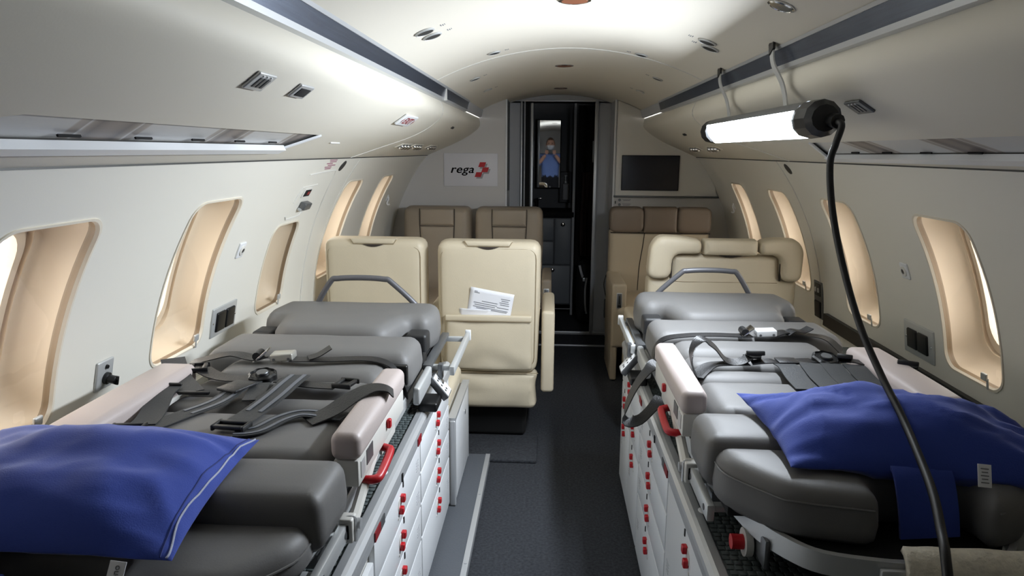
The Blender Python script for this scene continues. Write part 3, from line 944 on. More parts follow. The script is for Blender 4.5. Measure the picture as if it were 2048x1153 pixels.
# ------------------------------------------------------------------ pillows
def pillow(label, cor, T, seed, wr, zip_side, flap, tag_at, tag_txt):
    """cor: near-left, near-right, far-right, far-left corners"""
    NL, NR, FR, FL = [Vector(c) for c in cor]
    t = thing('pillow', label, 'pillow', (NL + NR + FR + FL) / 4, 'blue pillows')
    n = 48
    def sp(a, b, sgn):
        u = .5 + .5 * a * (1 - .05 * (1 - b * b)); v = .5 + .5 * b * (1 - .07 * (1 - a * a))
        base = (NL * (1 - u) + NR * u) * (1 - v) + (FL * (1 - u) + FR * u) * v
        e = max(0, (1 - abs(a) ** 2.4)) ** .66 * max(0, (1 - abs(b) ** 2.4)) ** .66
        z = sgn * T / 2 * e
        if sgn < 0: z *= .45
        z += sgn * e ** .5 * T * .10 * noise.noise(Vector((a * 2.2 + seed, b * 2.2, sgn * 2)))
        ed = max(0, abs(a) - .2) / .8
        z += sgn * wr * ed * math.sin(b * 15 + 4.0 * noise.noise(Vector((a * 2.5, b * 2, seed))) + a * 3.5) * e ** .5 * (1 + 1.2 * noise.noise(Vector((a * 4, b * 6, seed + 4))))
        z += sgn * wr * .8 * e ** .5 * (1 - abs(2 * noise.noise(Vector((a * 3.1 + seed * 2, b * 2.3, 9)))) ) ** 6
        return base + Vector((0, 0, z))
    vs, fs = [], []
    for sgn in (1, -1):
        o = len(vs)
        for i in range(n + 1):
            for j in range(n + 1):
                vs.append(sp(math.sin((i / n - .5) * math.pi), math.sin((j / n - .5) * math.pi), sgn))
        for i in range(n):
            for j in range(n):
                k = o + i * (n + 1) + j
                fs.append((k, k + 1, k + n + 2, k + n + 1))
    ob = part('pillowcase', G().add(vs, fs), M_blue, t); weld(ob, .0002)
    if zip_side:
        q = lambda aa, k, d: sp(aa * zip_side, math.sin((k / 30 - .5) * math.pi) * .99, 1) + Vector((0, 0, d))
        part('seam_piping', G().tube([q(.93, k, .0005) for k in range(31)], .0014, 5), mat('blue_thread', (36, 52, 120), .8), t)
        part('zip', G().tube([q(.962 + .012 * math.sin(k * .5), k, .001) for k in range(31)], .0018, 6), mat('zip_pale_grey', (176, 182, 204), .45), t)
    if flap:
        part('flap', G().ribbon(spline(flap[0], 5), (1, 0, 0), flap[1], .006), M_blue, t)
    if tag_at:
        p, ey, ex = tag_at
        Mt = frame_m(p, ex, ey)
        tg = part('care_tag', G().rbox((0, 0, 0), (.024, .040, .0012), .0004, 1, M=Mt), M_paper, t)
        if tag_txt: part('tag_text', text_geo(tag_txt, .013, Mt @ Matrix.Translation((0, 0, .001)) @ Matrix.Rotation(math.pi / 2, 4, 'Z')), M_ink, tg, smooth=False)
        else:
            g = G()
            for r in range(5): g.box((0, .012 - r * .006, .0009), (.014 - .003 * (r % 2), .0018, .0005), Mt)
            part('tag_text', g, M_ink, tg, smooth=False)
    return t
pillow('blue pillow with a white zip on the left stretcher', [(-1.14, .88, .842), (-.612, .915, .828), (-.618, 1.255, .872), (-1.14, 1.26, .86)], .17, 1.3, .004, 1,
       ([(-.90, .885, .815), (-.90, .868, .80), (-.90, .86, .76), (-.90, .86, .72)], .11),
       ((-.675, .878, .825), (.3, .45, .85), (1, 0, -.1)), 'kiono')
pillow('creased blue pillow on the right stretcher with the black cable across it', [(.385, 1.255, .848), (.90, 1.225, .835), (.93, 1.40, .84), (.365, 1.58, .878)], .20, 5.1, .008, 0,
       ([(.615, 1.275, .858), (.618, 1.245, .845), (.625, 1.228, .79), (.63, 1.22, .735)], .105),
       ((.706, 1.212, .862), (-.25, .35, .85), (1, 0, -.08)), None)

# ------------------------------------------------------------------ belts and harnesses
def strap_pts(pts, k=5): return spline(pts, k)
def horiz(pts):
    out = []
    for i in range(len(pts)):
        tg = pts[min(i + 1, len(pts) - 1)] - pts[max(i - 1, 0)]
        h = Vector((-tg.y, tg.x, 0))
        if h.length < 1e-5: h = Vector((1, 0, 0))
        out.append(tuple(h.normalized()))
    return out
def strap(name, pts, w, m, parent, k=5, wd=None, t=.0025):
    q = strap_pts(pts, k)
    return part(name, G().ribbon(q, wd or horiz(q), w, t), m, parent)
def stripes(pts, parent, w=.05, lift=.0022, k=5):
    q = strap_pts([Vector(p) + Vector((0, 0, lift)) for p in pts], k)
    h = horiz(q)
    for s in (-.27, .27):
        part('stripe', G().ribbon([q[i] + Vector(h[i]) * (w * s) for i in range(len(q))], h, w * .17, .0008), M_stripe, parent)
def buckle(parent, c, yaw, w=.055, l=.034, tilt=0.0, m=None):
    M = Matrix.Translation(c) @ Matrix.Rotation(yaw, 4, 'Z') @ Matrix.Rotation(tilt, 4, 'Y')
    b = part('buckle', G().rbox((-w / 2, 0, 0), (.007, l, .013), .003, 1, M=M), m or M_black, parent)
    part('buckle_side', G().rbox((w / 2, 0, 0), (.007, l, .013), .003, 1, M=M), m or M_black, b)
    part('buckle_bar', G().rbox((0, l * .32, .002), (w, .010, .008), .003, 1, M=M), m or M_black, b)
    part('buckle_bar', G().rbox((0, -l * .32, .001), (w, .012, .009), .003, 1, M=M), m or M_black, b)
    part('buckle_plate', G().rbox((0, 0, -.002), (w * .9, l * .5, .004), .001, 1, M=M), M_black, b)
    return b
def rosette(parent, c, r=.032, tilt=(0, 0)):
    M = Matrix.Translation(c) @ Matrix.Rotation(tilt[0], 4, 'X') @ Matrix.Rotation(tilt[1], 4, 'Y')
    n = 64
    L = []
    for rr, z in ((1, 0), (1.02, .006), (1, .013), (.86, .017), (.84, .013), (.5, .013), (.45, .018), (.1, .019)):
        L.append([(r * rr * (1 + (.055 * math.cos(8 * 2 * math.pi * k / n) if rr > .8 else 0)) * math.cos(2 * math.pi * k / n),
                   r * rr * (1 + (.055 * math.cos(8 * 2 * math.pi * k / n) if rr > .8 else 0)) * math.sin(2 * math.pi * k / n), z) for k in range(n)])
    h = part('rotary_buckle', G().loops(L, cap=True, M=M), M_black, parent)
    part('buckle_face', G().lathe([(.015, .0185), (.014, .0205), (.004, .0205)], 16, M), M_dalu, h)
    return h
def chrome_buckle(parent, c, yaw, m):
    M = Matrix.Translation(c) @ Matrix.Rotation(yaw, 4, 'Z') @ Matrix.Rotation(-.06, 4, 'Y')
    b = part('buckle_cover', G().rbox((0, 0, .008), (.062, .046, .020), .004, 2, M=M), m, parent)
    for s in (-.02, .02): part('rivet', G().tube([M @ Vector((s, -.0235, .004)), M @ Vector((s, -.0248, .004))], .004, 8), M_dalu, b)
def tongue(parent, c, yaw):
    M = Matrix.Translation(c) @ Matrix.Rotation(yaw, 4, 'Z') @ Matrix.Rotation(-.7, 4, 'Y')
    b = part('buckle_tongue', G().rbox((0, 0, .008), (.05, .045, .006), .002, 1, M=M), M_chrome, parent)
    part('web_wrap', G().tube([M @ Vector((-.006, -.022, .014)), M @ Vector((-.006, .022, .014))], .012, 10), M_web, b)

ZB = .852
# left lap belt
t = thing('lap_belt', 'black lap belt with silver lift buckle across the left stretcher', 'belt', (-.78, 1.84, .84), 'lap belts')
strap('strap', [(-1.07, 1.79, .80), (-1.035, 1.80, .845), (-1.0, 1.82, ZB + .004), (-.94, 1.848, ZB + .012), (-.885, 1.84, ZB + .006), (-.845, 1.825, ZB + .006)], .046, M_web, t)
strap('strap', [(-.765, 1.835, ZB + .004), (-.72, 1.83, ZB + .006), (-.67, 1.84, ZB + .004), (-.58, 1.86, ZB + .003), (-.53, 1.862, ZB - .002), (-.495, 1.865, ZB - .02), (-.468, 1.87, ZB - .06), (-.462, 1.872, ZB - .11)], .042, M_web, t)
strap('free_end', [(-.72, 1.832, ZB + .010), (-.695, 1.845, ZB + .016), (-.665, 1.86, ZB + .034)], .04, M_web, t)
tongue(t, (-.845, 1.838, ZB + .008), .1)
chrome_buckle(t, (-.792, 1.842, ZB + .004), .06, mat('dull_silver', (196, 194, 186), .3, .6))
# right lap belt
t = thing('lap_belt', 'black lap belt with bright white buckle across the right stretcher', 'belt', (.58, 2.2, .84), 'lap belts')
strap('strap', [(.262, 2.185, ZB - .10), (.27, 2.185, ZB - .04), (.30, 2.185, ZB - .008), (.37, 2.19, ZB + .003), (.45, 2.20, ZB + .004), (.53, 2.20, ZB + .003), (.57, 2.205, ZB + .003)], .044, M_web, t)
strap('strap', [(.64, 2.215, ZB + .003), (.68, 2.225, ZB + .012), (.715, 2.23, ZB + .006), (.755, 2.22, ZB + .004), (.80, 2.19, ZB + .001), (.835, 2.16, ZB - .03)], .044, M_web, t)
strap('free_end', [(.68, 2.215, ZB + .006), (.705, 2.222, ZB + .018), (.735, 2.225, ZB + .014), (.76, 2.23, ZB + .026)], .04, M_web, t)
tongue(t, (.562, 2.21, ZB + .008), 0)
chrome_buckle(t, (.617, 2.213, ZB + .004), -.03, M_white)

# left shoulder harness
t = thing('restraint_harness', 'black webbing harness with rotary buckle spread over the left stretcher', 'harness', (-.78, 1.55, .84), 'restraint harnesses')
rosette(t, (-.778, 1.665, ZB + .004), .034, (.15, 0))
strap('strap', [(-.80, 1.665, ZB + .006), (-.86, 1.662, ZB + .004), (-.91, 1.68, ZB + .006), (-.95, 1.705, ZB + .012)], .045, M_web, t)
buckle(t, (-.966, 1.712, ZB + .014), 1.9, .05, .05)
strap('free_end', [(-.905, 1.555, ZB + .004), (-.945, 1.60, ZB + .006), (-.99, 1.655, ZB + .010), (-1.045, 1.735, ZB + .03)], .058, M_webg, t)
part('strap_bar', G().rbox((-.895, 1.545, ZB + .006), (.075, .010, .008), .003, 1, M=None), M_black, t)
strap('free_end', [(-.965, 1.57, ZB + .012), (-.958, 1.52, ZB + .010), (-.935, 1.45, ZB + .003), (-.915, 1.39, ZB + .003), (-.905, 1.345, ZB + .006)], .055, M_webg, t)
part('strap_bar', G().rbox((-.967, 1.574, ZB + .016), (.06, .009, .007), .003, 1), M_black, t)
p2 = [(-.79, 1.635, ZB + .008), (-.80, 1.575, ZB + .012), (-.815, 1.50, ZB + .004), (-.85, 1.43, ZB + .002), (-.878, 1.36, ZB + .003), (-.90, 1.31, ZB + .006)]
s = strap('shoulder_strap', p2, .05, M_webg, t); stripes(p2[1:4], s, .05)
part('strap_pad', G().rbox((-.805, 1.575, ZB + .014), (.06, .07, .008), .003, 1, M=Matrix.Translation((-.805, 1.575, 0)) @ Matrix.Rotation(-.35, 4, 'Z') @ Matrix.Translation((.805, -1.575, 0))), M_web, t)
buckle(t, (-.918, 1.318, ZB + .010), .15, .062, .036)
strap('crotch_strap', [(-.765, 1.62, ZB + .008), (-.752, 1.565, ZB + .006), (-.742, 1.51, ZB + .004)], .044, M_webg, t)
p3 = [(-.69, 1.675, ZB + .012), (-.688, 1.60, ZB + .016), (-.692, 1.52, ZB + .013), (-.708, 1.44, ZB + .004), (-.715, 1.37, ZB + .006)]
s = strap('shoulder_strap', p3, .058, M_webg, t); stripes(p3[:4], s, .058)
buckle(t, (-.714, 1.345, ZB + .010), -.1, .066, .04)
p4 = [(-.70, 1.325, ZB + .004), (-.66, 1.34, ZB + .004), (-.63, 1.395, ZB + .008), (-.595, 1.43, ZB + .008), (-.54, 1.435, ZB + .002), (-.50, 1.425, ZB + .004)]
s = strap('side_strap', p4, .046, M_webg, t); stripes(p4[:5], s, .046)
strap('strap', [(-.735, 1.655, ZB + .006), (-.70, 1.645, ZB + .004), (-.64, 1.63, ZB + .003), (-.575, 1.615, ZB + .006)], .042, M_web, t)
buckle(t, (-.556, 1.622, ZB + .012), 1.35, .046, .05, 0)
strap('loop_strap', [(-.575, 1.40, ZB + .002), (-.535, 1.435, ZB + .012), (-.50, 1.475, ZB + .030), (-.465, 1.505, ZB + .042), (-.435, 1.52, ZB + .038), (-.418, 1.525, ZB + .024)], .056, M_web, t)
# right shoulder harness
t = thing('restraint_harness', 'black webbing harness with rotary buckle behind the pillow on the right stretcher', 'harness', (.6, 1.92, .84), 'restraint harnesses')
rosette(t, (.695, 1.925, ZB + .004), .036, (.25, .05))
loop = [(.322, 1.80, ZB - .01), (.315, 1.83, ZB + .02), (.325, 1.87, ZB + .05), (.352, 1.90, ZB + .066), (.388, 1.91, ZB + .045), (.42, 1.90, ZB + .010), (.455, 1.90, ZB + .006), (.485, 1.91, ZB + .018)]
strap('loop_strap', loop, .045, M_web, t, wd=(.12, 1, .12))
strap('strap', [(.322, 1.81, ZB - .012), (.37, 1.875, ZB + .001), (.42, 1.895, ZB + .002), (.48, 1.90, ZB + .002)], .04, M_web, t)
buckle(t, (.498, 1.915, ZB + .022), 1.5, .046, .05, .5)
strap('strap', [(.49, 1.905, ZB + .003), (.54, 1.90, ZB + .010), (.575, 1.903, ZB + .003), (.62, 1.912, ZB + .008), (.66, 1.92, ZB + .008)], .042, M_web, t)
part('strap_pad', G().rbox((.585, 1.905, ZB + .010), (.055, .05, .006), .002, 1), M_web, t)
for x, w, y in ((.57, .058, 1.815), (.632, .055, 1.83), (.688, .055, 1.83), (.745, .055, 1.82)):
    strap('shoulder_strap', [(x + (.01 if x > .6 else 0), y + .065, ZB + .008), (x, y + .02, ZB + .012), (x - .002, y - .05, ZB + .004), (x - .004, y - .13, ZB + .003)], w, M_webg, t)
strap('strap', [(.73, 1.915, ZB + .010), (.76, 1.905, ZB + .014), (.81, 1.875, ZB + .012), (.86, 1.85, ZB + .018)], .034, M_web, t)
buckle(t, (.742, 1.915, ZB + .018), 1.2, .04, .04, .5)
buckle(t, (.875, 1.842, ZB + .026), 1.1, .05, .05, .4)
# black strap looping out over the right worktop edge
t = single('loose_strap', G().ribbon(spline([(.262, 2.05, .80), (.235, 2.03, .795), (.195, 2.01, .75), (.165, 1.985, .69), (.165, 1.965, .655), (.20, 1.955, .662), (.245, 1.975, .70), (.27, 2.0, .715)], 5), (.1, 1, .3), .05, .003), M_web, 'black strap looping out over the aisle edge of the right worktop', 'strap')

# blanket hung at the near end of the right stretcher
def blanket():
    vs, fs = [], []; nx, nz = 40, 24
    for i in range(nx + 1):
        for j in range(nz + 1):
            u = i / nx; w = j / nz
            x = .545 + .34 * u
            if w < .18:
                a = w / .18 * math.pi / 2
                y = 1.066 + .018 * (1 - math.sin(a)) + .0; z = .726 + .02 * math.sin(math.pi / 2 - a) - .02 * (1 - math.cos(a))
                y = 1.152 - .03 * math.sin(a)
            else:
                y = 1.122 - .004 * math.sin(w * 4); z = .706 - (w - .18) * .36
            y += .006 * noise.noise(Vector((x * 9, w * 3, 0)))
            z += .004 * noise.noise(Vector((x * 20, 5, w)))
            vs.append((x, y, z))
    for i in range(nx):
        for j in range(nz):
            k = i * (nz + 1) + j; fs.append((k, k + 1, k + nz + 2, k + nz + 1))
    return G().add(vs, fs)
bl = single('woven_blanket', blanket(), M_blanket, 'cream woven blanket hanging at the near end of the right stretcher', 'blanket')
md = bl.modifiers.new('thick', 'SOLIDIFY'); md.thickness = .012; md.offset = 1
g = G()
for k in range(26):
    z = .706 - k * .012
    g.box((.630 + .004 * (k % 2), 1.1065, z), (.007, .004, .008))
part('red_stripe', g, mat('red_yarn', (176, 70, 58), .9), bl, smooth=False)
g = G()
for k in range(26): g.box((.622 + .003 * (k % 2), 1.1065, .702 - k * .012), (.004, .004, .007))
part('green_stripe', g, mat('green_yarn', (110, 150, 120), .9), bl, smooth=False)
# ------------------------------------------------------------------ seats
def vpad(P, y0, th, back=True, **k):
    """upholstered pad standing upright: outline (x, z); its padded face looks to -y at y0"""
    return pad(P, 0, th, mapf=lambda u, s, h: Vector((u, y0 + th - h, s)), **k)
def upad(name, P, y0, th, m, parent, **k):
    o = part(name, vpad(P, y0, th, **k), m, parent); weld(o); return o
def rr(x0, x1, z0, z1): return [(x0, z0), (x1, z0), (x1, z1), (x0, z1)]

def armrest(parent, x, y0, y1, ztop, zbot, m, plate=True, front=-1, w=.062):
    a = part('armrest', G().rbox((x, (y0 + y1) / 2, (ztop + zbot) / 2), (w, y1 - y0, ztop - zbot), .018, 3, (0, 0, 0), (1, 3, 2)), m, parent)
    if plate:
        yf = y0 if front < 0 else y1
        pz = ztop - .105
        pl = part('control_plate', G().rbox((x, yf + front * .001, pz), (.034, .004, .098), .002, 1), M_alu2, a)
        g = G().rbox((x, yf + front * .0035, pz), (.026, .003, .088), .001, 1)
        part('plate_recess', g, M_dalu, a)
        part('lever', G().rbox((x, yf + front * .006, pz + .006), (.006, .004, .052), .001, 1), M_black, a)
        part('lever_knob', G().rbox((x, yf + front * .007, pz - .032), (.018, .005, .012), .002, 1), M_black, a)
    return a

# two forward-facing seats seen from behind
def rear_seat(label, cx, y, pocket, arm_right, group):
    t = thing('cabin_seat', label, 'seat', (cx, y + .3, 0), group)
    hw = .243
    b = upad('seat_back', [(cx - hw + .012, .365), (cx + hw - .012, .365), (cx + hw, .70), (cx + hw, 1.004), (cx - hw, 1.004), (cx - hw, .70)], y, .13, M_cream, t, r=.035, puff=.006, corner=.05)
    # raised perimeter seam
    L = round_poly([(cx - hw + .022, .40), (cx + hw - .022, .40), (cx + hw - .018, .97), (cx - hw + .018, .97)], .05)
    part('perimeter_seam', G().tube([Vector((u, y - .001, s)) for u, s in L] + [Vector((L[0][0], y - .001, L[0][1]))], .0016, 5), M_creamd, b)
    # headrest cap flap with finger slit
    f = upad('headrest_flap', [(cx - .112, 1.006), (cx - .098, .982), (cx + .098, .982), (cx + .112, 1.006)], y - .004, .03, M_cream, t, r=.006, puff=.001, corner=.004, step=.02)
    slit = [(cx - .052 + .104 * k / 10, .9805 - .013 * math.sin(math.pi * k / 10)) for k in range(11)]
    part('finger_slit', G().prism([(x, z) for x, z in slit], .006, Matrix(((1, 0, 0, 0), (0, 0, 1, y - .0068), (0, 1, 0, 0), (0, 0, 0, 1)))), M_seam, f, smooth=False)
    part('flap_seam', G().tube([(cx - .112, y - .003, 1.004), (cx - .098, y - .005, .981), (cx + .098, y - .005, .981), (cx + .112, y - .003, 1.004)], .0014, 5), M_creamd, f)
    if pocket:
        pk = upad('pocket', [(cx - .205, .385), (cx + .21, .385), (cx + .205, .642), (cx - .20, .642)], y - .018, .03, M_cream, t, r=.014, puff=.012, corner=.02,
                  tilt=lambda u, s: .011 * noise.noise(Vector((u * 8, s * 7, 3))) + .007 * math.sin((s - .38) * 60 + abs(u - cx) * 22) * max(0, .5 - (s - .38) * 3.2))
        part('pocket_band', G().rbox((cx + .002, y - .020, .642), (.412, .022, .030), .008, 2), M_cream, pk)
        part('band_seam', G().tube([(cx - .2, y - .0315, .629), (cx + .205, y - .0315, .629)], .0014, 5), M_creamd, pk)
    part('lower_skirt', vpad([(cx - .235, .365), (cx + .24, .365), (cx + .222, .30), (cx + .232, .20), (cx + .212, .182), (cx - .205, .182), (cx - .225, .21)], y + .006, .10, r=.03, puff=.006, corner=.03,
         tilt=lambda u, s: .012 * noise.noise(Vector((u * 6 + cx * 3, s * 16, 1)))), M_cream, t)
    part('skirt_seam', G().tube([(cx - .235, y + .004, .368), (cx + .24, y + .004, .368)], .0022, 5), M_creamd, t)
    part('seat_cushion', G().rbox((cx, y + .36, .40), (.47, .48, .13), .04, 3, (0, 0, .01), (4, 4, 1)), M_cream, t)
    part('base', G().rbox((cx, y + .32, .135), (.36, .42, .26), .02, 2), M_dark, t)
    armrest(t, cx + hw + .042, y + .02, y + .50, .672, .265, M_cream, False)
    if not arm_right: armrest(t, cx - hw - .004, y + .06, y + .50, .60, .30, M_cream, False, w=.05)
    return t
SG = 'forward-facing cream seats seen from behind'
rear_seat('cream leather window seat seen from behind, left of the seat with the papers', -.905, 3.32, False, False, SG)
rear_seat('cream leather aisle seat seen from behind, papers in its back pocket', -.352, 3.28, True, True, SG)
# papers in the pocket
def sheet(label, c, w, h, rot, bend, lines, corner=False):
    t = thing('paper_sheet', label, 'paper', c, 'papers in the seat pocket')
    nx, nz = 10, 8
    M = Matrix.Translation(c) @ Matrix.Rotation(rot, 4, 'Y')
    def pt(u, v): return M @ Vector(((u - .5) * w, -bend * math.sin(u * math.pi) - .01 * v * v, (v) * h - h * .35))
    vs = [pt(i / nx, j / nz) for i in range(nx + 1) for j in range(nz + 1)]
    fs = [(i * (nz + 1) + j, (i + 1) * (nz + 1) + j, (i + 1) * (nz + 1) + j + 1, i * (nz + 1) + j + 1) for i in range(nx) for j in range(nz)]
    o = part('page', G().add(vs, fs), M_paper, t)
    md = o.modifiers.new('thick', 'SOLIDIFY'); md.thickness = .0008; md.offset = -1
    g = G()
    for u0, u1, v in lines:
        q = [pt(u0 + (u1 - u0) * k / 5, v) + Vector((0, -.0009, 0)) for k in range(6)]
        g.ribbon(q, (0, 0, 1), .0028, .0004)
    if lines: part('printed_lines', g, M_ink, t, smooth=False)
sheet('large printed white letter standing in the aisle seat pocket', (-.348, 3.2745, .672), .208, .16, math.radians(10), .003,
      [(.10, .17, .90), (.10, .22, .86), (.72, .93, .80), (.74, .90, .74), (.70, .92, .68), (.72, .93, .62), (.30, .66, .63), (.12, .66, .56), (.15, .62, .50), (.66, .93, .52), (.12, .92, .44), (.2, .9, .40)])
sheet('small folded white paper tucked behind the letter, at its left', (-.415, 3.2775, .652), .15, .05, math.radians(2), .008, [])

# two taupe seats against the front bulkhead, facing the camera
def facing_seat(label, x0, x1, y, group, arm_left, arm_right):
    cx = (x0 + x1) / 2; hw = (x1 - x0) / 2
    t = thing('cabin_seat', label, 'seat', (cx, y - .2, 0), group)
    b = upad('seat_back', [(x0 + .01, .40), (x1 - .01, .40), (x1, .80), (x1 - .004, 1.046), (x0 + .004, 1.046), (x0, .80)], y, .16, M_taupe, t, r=.045, puff=.008, corner=.05)
    hp = upad('headrest_panel', rr(cx - hw * .48, cx + hw * .52, .925, 1.034), y - .016, .04, M_taupe, t, r=.012, puff=.004, corner=.008, step=.02)
    upad('back_insert', [(cx - hw * .42, .46), (cx + hw * .46, .46), (cx + hw * .52, .918), (cx - hw * .48, .918)], y - .012, .03, M_taupe, t, r=.012, puff=.006, corner=.012)
    for s in (-.49, .53):
        part('bolster_seam', G().tube(spline([(cx + hw * s, y - .004, 1.036), (cx + hw * s, y - .010, .93), (cx + hw * s * .9, y - .008, .70), (cx + hw * s * .88, y - .006, .46)], 4), .0022, 5), M_seam, b)
    part('headrest_seam', G().tube([(cx - hw * .48, y - .018, .921), (cx + hw * .52, y - .018, .921)], .0022, 5), M_seam, hp)
    part('seat_cushion', G().rbox((cx, y - .22, .42), (x1 - x0 - .02, .50, .13), .04, 3, (0, 0, .012), (4, 4, 1)), M_taupe, t)
    part('base', G().rbox((cx, y - .2, .18), (.36, .42, .36), .02, 2), M_dark, t)
    if arm_right: armrest(t, x1 + .032, y - .44, y + .05, .64, .30, M_taupe)
    if arm_left: armrest(t, x0 - .012, y - .42, y + .05, .60, .34, M_taupe)
    return t
SF = 'taupe seats against the front bulkhead'
facing_seat('taupe leather window seat against the bulkhead, below the logo sign', -1.062, -.60, 4.76, SF, False, False)
facing_seat('taupe leather aisle seat against the bulkhead, beside the galley doorway', -.572, -.113, 4.76, SF, False, True)
# buckle stalk between the near seats
t = thing('seat_belt', 'taupe seat belt stalk lying between the two cream seats', 'seat belt', (-.60, 4.2, .55))
part('sleeve', G().tube(spline([(-.655, 4.5, .52), (-.645, 4.35, .60), (-.628, 4.22, .66)], 5), .026, 10), M_taupe, t)
part('stalk', G().rbox((-.622, 4.18, .665), (.055, .07, .035), .014, 3), M_taupe, t)

# wide seat against the bulkhead on the right
t = thing('wide_seat', 'wide tan seat with dark three-panel headrest under the wall screen', 'seat', (.665, 4.6, 0), 'wide seats on the right side')
x0, x1, y = .338, .995, 4.76
b = upad('seat_back', [(x0, .40), (x1, .40), (x1, .905), (x0, .905)], y, .14, M_mid, t, r=.03, puff=.006, corner=.03)
w = (x1 - x0) / 3
for k in range(3):
    c = .055
    P = rr(x0 + k * w - (0 if k else 0.004), x0 + (k + 1) * w + (0 if k < 2 else .004), .892, 1.060)
    upad('headrest_panel', P, y - .03, .13, M_taupe2, t, r=.022, puff=.008, corner=.045 if k != 1 else .008)
part('back_seam', G().tube(spline([(.565, y - .004, .888), (.556, y - .006, .80), (.538, y - .006, .66), (.532, y - .004, .50)], 4), .003, 6), M_seam, b)
part('headrest_seam', G().tube([(x0, y - .012, .891), (x1, y - .012, .891)], .004, 6), M_seam, b)
part('seat_cushion', G().rbox((.665, y - .23, .42), (.63, .50, .13), .04, 3, (0, 0, .012), (4, 4, 1)), M_mid, t)
part('base', G().rbox((.665, y - .2, .18), (.5, .42, .36), .02, 2), M_dark, t)
armrest(t, .368, y - .46, y + .04, .625, .22, M_mid, w=.09)
armrest(t, 1.035, y - .40, y + .04, .60, .30, M_mid, False)
part('side_shroud', G().rbox((.345, y - .22, .14), (.04, .46, .27), .012, 2), M_mid, t)

# wide seat on the right seen from behind
t = thing('wide_seat', 'wide cream seat seen from behind with a three-piece folding headrest', 'seat', (.735, 3.5, 0), 'wide seats on the right side')
y = 3.26
SH = [(.392, .30), (1.07, .30), (1.072, .845), (.99, .848), (.985, .955), (.50, .958), (.498, .845), (.394, .845)]
b = upad('seat_back', SH, y + .012, .12, M_cream, t, r=.025, puff=.004, corner=.02)
def hp(P, th=.10, c=.03, m=M_cream): return upad('headrest_wing', P, y - .03, th, m, t, r=.022, puff=.005, corner=c)
hp([(.383, .848), (.492, .848), (.494, .965), (.622, .965), (.626, 1.026), (.52, 1.044), (.43, 1.046), (.395, 1.00)], c=.045)
upad('headrest_pad', rr(.636, .876, .960, 1.030), y - .026, .10, M_cream, t, r=.02, puff=.006, corner=.012)
hp([(.99, .842), (1.078, .842), (1.082, .99), (1.05, 1.035), (.96, 1.040), (.884, 1.026), (.888, .965), (.985, .962)], c=.045)
sl = [(.70 + .12 * k / 12, .9595 - .012 * math.sin(math.pi * k / 12)) for k in range(13)]
part('finger_slit', G().prism(sl, .012, Matrix(((1, 0, 0, 0), (0, 0, 1, y + .002), (0, 1, 0, 0), (0, 0, 0, 1)))), M_seam, b, smooth=False)
part('edge_gap', G().box((.495, y + .005, .90), (.006, .012, .115)), M_seam, b, smooth=False)
part('edge_gap', G().box((.988, y + .005, .90), (.006, .012, .115)), M_seam, b, smooth=False)
part('back_seam', G().tube([(.50, y + .009, .835), (.55, y + .009, .832), (.98, y + .009, .832)], .0016, 5), M_creamd, b)
part('seat_cushion', G().rbox((.735, y + .36, .42), (.62, .46, .13), .04, 3, (0, 0, .01), (4, 4, 1)), M_cream, t)
part('base', G().rbox((.735, y + .30, .15), (.5, .40, .30), .02, 2), M_dark, t)
armrest(t, .37, y + .10, y + .52, .60, .26, M_cream, False)
# ------------------------------------------------------------------ work light on the right rail
t = thing('work_light', 'long bright LED work light hung from the right equipment rail', 'work light', (.53, 2.2, 1.46))
LX, LZ = .535, 1.497
def lamp_pt(y, th, r):      # th from the facing direction (aisle and slightly down)
    base = math.radians(209)
    return Vector((LX + r * math.cos(base + th), y, LZ + r * math.sin(base + th)))
ya, yb = 1.735, 2.70
n = 14
def ring(y, r, a):
    out = []
    for k in range(n + 1):
        th = math.radians(-a + 2 * a * k / n)
        # nearly flat face: short bow over a chord
        out.append(lamp_pt(y, th, r * math.cos(math.radians(a)) / math.cos(th) * (1 + .32 * math.cos(th * math.pi / 2 / math.radians(a)))))
    return out
M_led = mat('led_diffuser', (236, 245, 255), .4, emit=LAMP_STRENGTH)
part('diffuser', G().loops([ring(ya, .042, 58), ring(yb, .042, 58)], closed=False), M_led, t)
hs = []
for y in (ya - .004, yb + .004):
    hs.append([lamp_pt(y, math.radians(58 + (360 - 116) * k / n), .043) for k in range(n + 1)])
part('housing', G().loops(hs, closed=False), M_dalu, t)
for q, y, d in ((0, ya, -1), (1, yb, 1)):
    Lc = []
    for yy, r in ((y + .012 * -d, .042), (y + .01 * d, .044), (y + .075 * d, .042), (y + .09 * d, .030)):
        Lc.append([Vector((LX + r * math.cos(2 * math.pi * k / 12), yy, LZ + r * math.sin(2 * math.pi * k / 12))) for k in range(12)])
    if q: Lc = Lc[:3]
    part('end_cap', G().loops(Lc, cap=True), M_black, t, angle=25)
for y in (2.03, 2.64):
    hk = spline([(.575, y + .05, 1.712), (.552, y + .045, 1.722), (.532, y + .035, 1.712), (.528, y + .01, 1.66), (.545, y - .03, 1.60), (.550, y - .055, 1.545), (.545, y - .06, 1.525)], 5)
    part('hanger', G().ribbon(hk, (0, 1, 0), .026, .004), M_alu2, t)
    part('hanger_pad', G().ribbon(spline([(.548, y + .046, 1.724), (.532, y + .038, 1.717), (.526, y + .02, 1.69)], 4), (0, 1, 0), .03, .007), M_black, t)
part('cable_gland', G().tube([(LX + .015, ya - .088, LZ - .005), (LX + .018, ya - .115, LZ - .008)], .016, 10), M_black, t)
